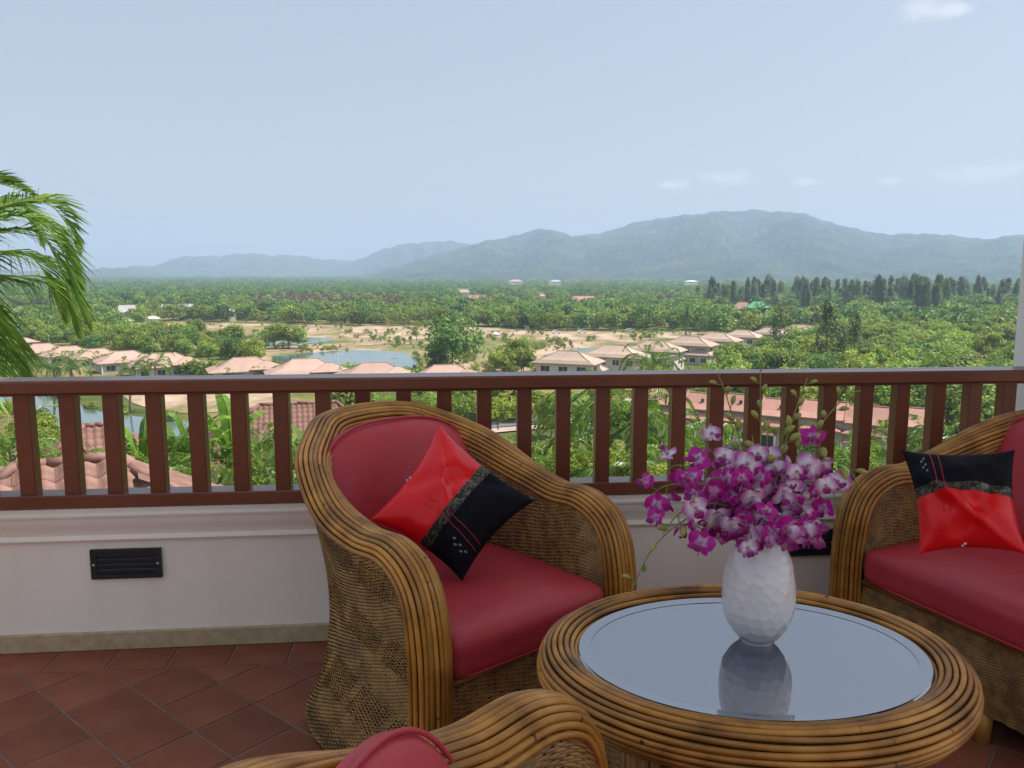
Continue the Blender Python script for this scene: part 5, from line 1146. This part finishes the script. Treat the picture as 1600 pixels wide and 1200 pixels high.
for px, pb, h, wf, lb in ((1214, 576, 98, .8, 'tall feathery tree standing alone right of the tan villas'), (1290, 590, 112, 1.0, 'tall feathery tree, left of the pair in the right wood'), (1332, 582, 98, .9, 'tall feathery tree, right of the pair in the right wood'), (1072, 545, 60, .6, 'feathery tree at the left foot of the pine stand'), (1312, 588, 80, .7, 'feathery tree between the pair in the right wood')): tree_px('airy', lb, px, pb, h, 'feathery trees near the right wood', 'feathery_tree', wf=wf)
tree_px('brown', 'withered brown tree near the rail in the right wood', 1398, 592, 44, None, 'withered_tree'); tree_px('brown', 'withered brown tree beside the feathery pair', 1350, 590, 48, None, 'withered_tree')
# trees with visible trunks below the rail
for px, D, py, h, k, lb in ((778, 112, 668, 44, 'yellow', 'yellow green street tree left of the white car'), (812, 118, 662, 40, 'yellow', 'street tree with a bare trunk right of the white car'), (843, 122, 660, 46, 'yellow', 'street tree in the gap left of the palms'), (866, 118, 664, 48, 'broad', 'second street tree in the gap left of the palms'), (898, 116, 664, 44, 'broad', 'street tree nearest the tall palms'), (600, 120, 650, 36, 'young', 'young street tree behind the armchair back'), (640, 116, 654, 38, 'yellow', 'street tree behind the armchair back'), (665, 124, 648, 34, 'broad', 'green street tree behind the armchair back'), (716, 114, 660, 42, 'broad', 'street tree behind the right shoulder of the armchair'), (738, 120, 652, 34, 'yellow', 'small street tree behind the right shoulder of the armchair'), (560, 128, 640, 26, 'young', 'young street tree right of the tiled roof')):
    tree_px(k, lb, px, py, h, 'street trees below the rail', 'street_tree', D=D)
# palms of the left row and the round palm
for px, D, py, s, lb in ((42, 172, 572, 1.5, 'palm in front of the left row, first from the left'), (80, 168, 578, 1.4, 'palm in front of the left row, second from the left'), (113, 165, 574, 1.8, 'largest palm in front of the left row'), (199, 170, 578, 1.3, 'small palm in front of the left row'), (245, 168, 572, 1.5, 'palm near the right end of the left row'), (1026, 150, 572, 2.4, 'round bushy palm in front of the tan villas')):
    p = on_d(px, py, D); palm(lb, p[0], p[1], p[2], s, 'palms on the plain', zg=GZ)
# palms under the railing
PU = [(905, 44, 690, 1.0, 'palm left of the tall palms under the railing'), (945, 40, 668, 1.25, 'tall palm directly left of the middle baluster gap'), (985, 38, 655, 1.35, 'tallest palm under the railing, left of the orchids'), (1035, 42, 690, 1.2, 'palm left of the orchids with drooping fronds'), (1075, 36, 735, 1.0, 'low palm behind the left orchids'), (960, 30, 745, .9, 'low palm just above the bottom rail in the middle'), (1110, 46, 702, 1.0, 'palm half hidden by the orchids'), (840, 40, 745, .85, 'low palm right of the armchair back'), (1330, 44, 720, 1.0, 'palm right of the orchids'), (1385, 48, 712, .95, 'palm left of the sofa pillow'), (1455, 46, 700, .9, 'palm above the sofa pillow'), (1250, 44, 728, .9, 'palm directly behind the orchids'), (808, 50, 722, .8, 'feathery palm beside the armchair shoulder'), (20, 32, 700, .8, 'palm under the railing at far left'), (440, 30, 735, .8, 'palm left of the armchair under the railing'), (395, 36, 700, .8, 'palm beneath the brown tiled roof')]
for px, D, py, s, lb in PU: p = on_d(px, py, D); palm(lb, p[0], p[1], p[2], s)
for px, D, py, s, lb in ((222, 26, 752, .65, 'banana plant right of the brown roof by the pond'), (288, 27, 742, .72, 'banana plant left of the middle of the left bay'), (358, 29, 735, .85, 'tallest banana plant in the left bay'), (490, 30, 738, .65, 'banana plant half hidden by the armchair')):
    p = on_d(px, py, D); banana(lb, p[0], p[1], p[2], s)
for px, D, py, s, lb in ((250, 24, 738, .55, 'feathery palm right of the near tiled roof'), (318, 25, 725, .6, 'feathery palm in the middle of the left bay'), (418, 24, 745, .55, 'feathery palm in front of the wide brown roof'), (462, 27, 722, .6, 'feathery palm touching the armchair back'), (15, 24, 742, .5, 'feathery palm beside the first baluster'), (95, 30, 728, .5, 'feathery palm behind the near roof ridge')):
    p = on_d(px, py, D); palm(lb, p[0], p[1], p[2], s)
# hedge-like shrubs on the slope: leafy filling under plants
g = np.random.default_rng(21)
n_ = 0; used_s = []
while n_ < 95:
    px = g.uniform(-60, 1660); D = g.uniform(22, 62); p = on_d(px, 600, D)
    x, y = p[0], p[1]; q = proj([(x, y, ground_z(x, y))])[0]
    if any((x - a) ** 2 + (y - b) ** 2 < 6 for a, b in used_s) or (px < 360 and D < 24): continue
    if px < 560 and 38 < D < 75: continue
    used_s.append((x, y)); k = ('shrub', 'shrub', 'young')[int(g.integers(3))]; s = g.uniform(.7, 1.25) * (1 if k == 'shrub' else .5)
    side = 'left of the armchair' if px < 560 else ('between the armchair and the orchids' if px < 1000 else ('behind the orchids' if px < 1300 else 'behind the sofa arm'))
    tree(k, ('leafy shrub' if k == 'shrub' else 'small leafy tree') + ' on the slope under the railing ' + side, x, y, s, 'slope planting ' + side, 'shrub' if k == 'shrub' else 'small_tree', cat='shrub' if k == 'shrub' else 'tree'); n_ += 1
# reeds along the left pond
for i in range(46):
    e = PXPOLY['pond'][0]; j = int(g.integers(len(e))); px, py = e[j] + g.normal(0, 2.5, 2) - (0, 1.5)
    if px < -40 or px > 340: continue
    p = on_z(px, py, GZ); tree('reed', 'tuft of reeds on the bank of the left pond', p[0], p[1], g.uniform(.7, 1.5), 'reeds round the left pond', 'reed_tuft', cat='reeds')

# ------------------------------------------------------------------ the woods
def inpoly(P, poly):
    x, y = P[:, 0], P[:, 1]; r_ = np.zeros(len(P), bool); j = len(poly) - 1
    for i in range(len(poly)):
        xi, yi = poly[i]; xj, yj = poly[j]
        r_ ^= ((yi > y) != (yj > y)) & (x < (xj - xi) * (y - yi) / (yj - yi + 1e-12) + xi); j = i
    return r_
EXC = [np.array(CLEAR), np.array([(-200, 612), (480, 604), (560, 700), (-200, 720)]), np.array([(-200, 538), (40, 545), (320, 574), (770, 592), (770, 612), (300, 606), (-200, 575)]), np.array([(820, 568), (900, 548), (1000, 534), (1290, 509), (1310, 534), (1220, 556), (1160, 580), (1100, 604), (830, 604)]), np.array([(960, 648), (1530, 682), (1540, 740), (960, 700)])]
EXC += [np.array([(-200, 572), (300, 600), (850, 596), (1000, 600), (1000, 645), (300, 655), (-200, 640)])]
EXC += PXPOLY['pond']
def wood(nw, D0, D1, spacing_pow, seed, px0=-500, px1=2300):
    g = np.random.default_rng(seed); D = np.sqrt(g.uniform(D0 ** 2, D1 ** 2, nw)) if spacing_pow == 2 else g.uniform(D0, D1, nw)
    th = g.uniform(math.atan((px0 - 800) / FPX), math.atan((px1 - 800) / FPX), nw) + YAW; x, y = D * np.sin(th), D * np.cos(th)
    q = proj(np.c_[x, y, np.full(nw, GZ)]); ok = np.ones(nw, bool)
    for e in EXC: ok &= ~inpoly(q[:, :2], e)
    for px, py, w in FHP:
        dz = 3.2; ok &= ~((np.abs(q[:, 0] - px) < w * .62) & (q[:, 1] > py - 6) & (q[:, 1] < py + 14))
    return np.c_[x, y, D, q[:, :2]][ok], g
def zone_kind(px, py, D, g):
    u = g.random()
    if 395 < px < 640 and 471 < py < 490: return 'fe' if u < .85 else 'fa'
    if px > 1085 and 470 < py < 484: return 'fd' if u < .15 else ('fb' if u < .6 else 'fa')
    if py < 466: return 'fb' if u < .6 else 'fa'
    if px > 1150 and py > 500: return ('fa', 'fc', 'fc', 'fa', 'fb')[int(u * 5)]
    if px < 700 and py < 478: return 'fb' if u < .7 else 'fa'
    return ('fa', 'fc', 'fa', 'fb', 'fc')[int(u * 5)]
near, g1 = wood(2700, 128, 420, 2, 5, -220, 1820)
# mid slope on the plain between rail and villas: open, keep few
keep = (near[:, 3] > 1120) | (near[:, 4] < 520) | (g1.random(len(near)) < .45)
near = near[keep]
# thin out: minimum spacing
sel = []; 
for r_ in near[np.argsort(near[:, 2])]:
    if all((r_[0] - a[0]) ** 2 + (r_[1] - a[1]) ** 2 > 20 for a in sel): sel.append(r_)
sel = [r_ for r_ in sel if -60 < r_[3] < 1660] + [r_ for r_ in sel if not -60 < r_[3] < 1660]
IND = 290
mk = {'fa': 'broad', 'fb': 'dark', 'fc': 'yellow', 'fd': 'casuarina', 'fe': 'brown'}
extra = []
for i, r_ in enumerate(sel):
    k = zone_kind(r_[3], r_[4], r_[2], g1)
    if i < IND:
        side, gp = (('leafy tree among the dense wood right of the tan villas', 'trees of the right wood') if r_[3] > 1090 else (('leafy tree among the houses at the left, behind the pink row', 'trees among the left houses') if r_[3] < 420 else ('leafy tree at the edge of the middle clearing', 'trees round the clearing')))
        kk = mk[k] if k != 'fd' else 'broad'
        tree(kk, side, r_[0], r_[1], g1.uniform(.72, 1.12) * (.8 if kk == 'dark' else 1), gp, 'wood_tree')
    else: extra.append((r_[0], r_[1], k))
# the stand of tall pines
g = np.random.default_rng(9); PS = []
for i in range(78):
    px = (g.uniform(1097, 1300) if i < 34 else (g.uniform(1300, 1385) if i < 44 else g.uniform(1398, 1480))) if i < 66 else g.uniform(1490, 1640); D = g.uniform(600, 760) + (160 if px > 1490 or 1195 < px < 1230 else 0)
    if 1390 < px < 1402: continue
    p = on_d(px, 600, D); top = 431 + 10 * abs(math.sin(px * .021)) * (px < 1385) + (2 if px < 1385 else 0) + g.uniform(-4, 16); t_ = on_d(px, top, D)
    s = (t_[2] - GZ) / 26
    o = tree('casuarina' if g.random() < .6 else 'airy', 'tall dark pine in the far stand below the right hill', p[0], p[1], s, 'pines of the far stand', 'pine_tree'); k_ = g.uniform(.7, 1.25); o.scale = (s * k_, s * k_, s)
# far wood: one mass
allp = list(extra)
for nw, D0, D1, pw_, sd_, sc in ((7000, 400, 900, 2, 15, 1), (9500, 880, 1700, 2, 16, 1), (12000, 1650, 4200, 2, 17, 1)):
    W_, g2 = wood(nw, D0, D1, pw_, sd_)
    for r_ in W_: allp.append((r_[0], r_[1], zone_kind(r_[3], r_[4], r_[2], g2)))
far_col = bpy.data.collections.new('far_crowns')
def scatter(name, label, pts, meshes, smin, smax, seed, far_scale=True):
    g = np.random.default_rng(seed); pts = np.array([p[:2] for p in pts]); n = len(pts); V = np.c_[pts, np.full(n, GZ)]
    D = np.hypot(pts[:, 0], pts[:, 1]); s = g.uniform(smin, smax, n) * (1 + .9 * smooth(1200, 4200, D))
    me = bpy.data.meshes.new(name); me.vertices.add(n); me.vertices.foreach_set('co', V.ravel())
    for k_, a in (('psc', s), ('prot', g.uniform(0, 6.28, n))): at = me.attributes.new(k_, 'FLOAT', 'POINT'); at.data.foreach_set('value', a)
    at = me.attributes.new('pidx', 'INT', 'POINT'); at.data.foreach_set('value', g.integers(0, len(meshes), n).astype(np.int32))
    col = bpy.data.collections.new(name + '_set')
    for i, m_ in enumerate(meshes): o = bpy.data.objects.new('%s_crown_%d' % (name, i), m_); col.objects.link(o)
    ng = bpy.data.node_groups.new(name, 'GeometryNodeTree'); ng.interface.new_socket('Geometry', in_out='INPUT', socket_type='NodeSocketGeometry'); ng.interface.new_socket('Geometry', in_out='OUTPUT', socket_type='NodeSocketGeometry')
    N, L = ng.nodes, ng.links; gi, go = N.new('NodeGroupInput'), N.new('NodeGroupOutput'); ip = N.new('GeometryNodeInstanceOnPoints'); ci = N.new('GeometryNodeCollectionInfo'); ci.inputs['Collection'].default_value = col
    ci.inputs['Separate Children'].default_value = True; ci.inputs['Reset Children'].default_value = True; mp = N.new('GeometryNodeMeshToPoints')
    def attr(nm, ty): a = N.new('GeometryNodeInputNamedAttribute'); a.data_type = ty; a.inputs['Name'].default_value = nm; return a.outputs['Attribute']
    cx = N.new('ShaderNodeCombineXYZ'); L.new(attr('prot', 'FLOAT'), cx.inputs[2]); L.new(gi.outputs[0], mp.inputs[0]); L.new(mp.outputs[0], ip.inputs['Points']); L.new(ci.outputs[0], ip.inputs['Instance']); ip.inputs['Pick Instance'].default_value = True
    L.new(attr('pidx', 'INT'), ip.inputs['Instance Index']); L.new(cx.outputs[0], ip.inputs['Rotation']); L.new(attr('psc', 'FLOAT'), ip.inputs['Scale']); L.new(ip.outputs[0], go.inputs[0])
    o = link(name, me); md = o.modifiers.new('scatter', 'NODES'); md.node_group = ng; return tag(o, label, kind='stuff')
for k, lb in (('fa', 'mid green trees of the distant wood'), ('fb', 'dark green trees of the distant wood'), ('fc', 'yellow green trees of the distant wood'), ('fd', 'feathery trees of the distant wood'), ('fe', 'reddish brown bare trees of the distant wood')):
    pts = [p for p in allp if p[2] == k]
    if pts: scatter('distant_wood', lb, pts, FAR[k], .65, 1.15, 50 + ord(k[1]))

# planting that hides the feet of the villas
g = np.random.default_rng(78); hp = []
for px0, py0, px1, py1, n_ in ((0, 556, 310, 586, 110), (330, 592, 745, 604, 110), (850, 588, 1010, 566, 70), (1000, 568, 1290, 530, 120)):
    for i in range(n_):
        t = g.random(); w_ = on_z(px0 + (px1 - px0) * t, py0 + (py1 - py0) * t + g.normal(0, 2.2), GZ); hp.append((w_[0], w_[1], 'x'))
scatter('villa_planting', 'low leafy planting along the feet of the villas', hp, FAR['fa'] + FAR['fc'], .22, .5, 6)
# low dry scrub over the clearing
g = np.random.default_rng(77); sp_ = []
while len(sp_) < 520:
    px, py = g.uniform(230, 1110), g.uniform(504, 600)
    P_ = np.array([[px, py]])
    if not inpoly(P_, np.array(CLEAR))[0] or any(inpoly(P_, e)[0] for e in PXPOLY['pond']): continue
    if math.sin(px * .031 + 2 * math.sin(py * .11)) + g.normal(0, .6) < .35: continue
    w_ = on_z(px, py, GZ); sp_.append((w_[0], w_[1], 'x'))
scatter('dry_scrub', 'low scattered scrub on the dry clearing', sp_, FAR['fa'] + FAR['fc'] + FAR['fe'], .07, .24, 5)

# ------------------------------------------------------------------ small things on the plain
def car(label, px, py, yaw, D=None, paint='carpaint'):
    p = on_z(px, py, GZ) if D is None else on_d(px, py, D); t = thing('parked_car', label, 'car', (p[0], p[1], GZ + .25), yaw, 'cars on the plain')
    S = [(-2.1, .35), (-2.15, .75), (-1.95, .95), (-1.5, 1.0), (-.95, 1.45), (.55, 1.45), (1.15, .98), (1.95, .86), (2.12, .65), (2.12, .35)]
    V = np.array([(x, s * .85 * (1 - .12 * max(0, z - .95)), z) for s in (-1, 1) for x, z in S]); n = len(S); F = [tuple(range(n)), tuple(range(2 * n - 1, n - 1, -1))] + [(i, n + i, n + (i + 1) % n, (i + 1) % n) for i in range(n)]
    link('body', npmesh('body', V, F), paint, t)
    for x0, x1 in ((-.95, -.15), (-.08, .62)):
        for s in (-1, 1):
            y = s * .85; V = np.array([(x0 - .25 * (x0 < -.5), y * .998 + s * .004, 1.0), (x1 + .3 * (x1 > .5), y * .998 + s * .004, 1.0), (x1, y * .952 + s * .006, 1.38), (x0, y * .952 + s * .006, 1.38)]); link('side_window', npmesh('side_window', V, [(0, 1, 2, 3) if s < 0 else (3, 2, 1, 0)]), 'pane', t)
    V = np.array([(1.135, -.72, 1.01), (1.135, .72, 1.01), (.60, .70, 1.42), (.60, -.70, 1.42)]) + (.02, 0, .015); link('windscreen', npmesh('windscreen', V, [(0, 1, 2, 3)]), 'pane', t)
    for x in (-1.35, 1.35):
        for s in (-1, 1): V, F, _ = tube([(x, s * .68, .32), (x, s * .88, .32)], .32, 14); w_ = link('wheel', npmesh('wheel', V, F), 'tyre', t); V, F, _ = tube([(x, s * .87, .32), (x, s * .892, .32)], .18, 10); link('rim', npmesh('rim', V, F), 'steel', w_)
    return t
car('white car on the road between the balusters', 795, 656, R(35)); car('white car parked under the trees by the clearing, leftmost', 869, 522, R(5)); car('white van parked in the middle by the clearing', 909, 521, R(5)); car('white car parked at the right end by the clearing', 984, 519, R(-5)); car('white car standing on the sand right of the big tree', 776, 525, R(60))
def lamp_post(label, px, py, h_px, D=None, arm=1.2, name='street_lamp', z=None):
    p = on_z(px, py, GZ) if D is None else on_d(px, py, D); zg = float(ground_z(p[0], p[1])); d = proj([p])[0, 2]; h = h_px * d / FPX
    t = thing(name, label, 'street lamp' if name == 'street_lamp' else 'pole', (p[0], p[1], zg), float(rng.uniform(-.6, .6)), 'lamps and poles on the plain'); h = h + (p[2] - zg)
    V, F, _ = tube([(0, 0, -.3), (0, 0, h)], [.11, .06], 8); link('pole', npmesh('pole', V, F, True), 'concrete', t)
    if name == 'street_lamp':
        V, F, _ = tube(spline([(0, 0, h - .1), (arm * .4, 0, h + .25), (arm, 0, h + .3)], 5), .045, 6); link('arm', npmesh('arm', V, F, True), 'concrete', t); link('lamp_head', npmesh('lamp_head', *box(arm - .1, arm + .75, -.16, .16, h + .22, h + .36, bev=.04)), 'white', t)
    else:
        link('crossarm', npmesh('crossarm', *box(-1.1, 1.1, -.07, .07, h - .7, h - .55)), 'concrete', t)
        for x in (-.95, 0, .95): V, F, _ = tube([(x, 0, h - .55), (x, 0, h - .3)], .07, 6); link('insulator', npmesh('insulator', V, F), 'white', t)
for a in (('street lamp in front of the nearest tan villa', 846, 590, 22), ('street lamp behind the orchid tips', 1222, 632, 24), ('street lamp left of the round palm', 1010, 590, 18), ('street lamp behind the sofa side balusters', 1372, 640, 26), ('street lamp near the left end of the villas by the pond', 462, 566, 26)): lamp_post(*a)
for a in (('power pole standing before the pond, left one', 529, 582, 30), ('power pole standing before the pond, right one', 605, 584, 30), ('power pole right of the second one before the pond', 617, 582, 26), ('power pole at the clearing near the parked cars', 822, 526, 18), ('power pole among the light green trees', 333, 556, 28), ('tall pale pole left of the pine stand', 1088, 500, 24)): lamp_post(*a, name='power_pole')

# ------------------------------------------------------------------ air
V, F = box(-7500, 7500, -2500, 9400, GZ - 1.5, 428)
hz_o = link('haze', npmesh('haze', V, F)); tag(hz_o, 'pale blue summer haze over the plain', kind='stuff')
hm = bpy.data.materials.new('haze_air'); hm.use_nodes = True; hn, hl = hm.node_tree.nodes, hm.node_tree.links; hn.clear(); ho = hn.new('ShaderNodeOutputMaterial'); hv = hn.new('ShaderNodeVolumePrincipled')
hv.inputs['Color'].default_value = (.55, .70, .93, 1); hv.inputs['Density'].default_value = 1.95e-4; hv.inputs['Anisotropy'].default_value = .1; hl.new(hv.outputs[0], ho.inputs['Volume']); hz_o.data.materials.append(hm)
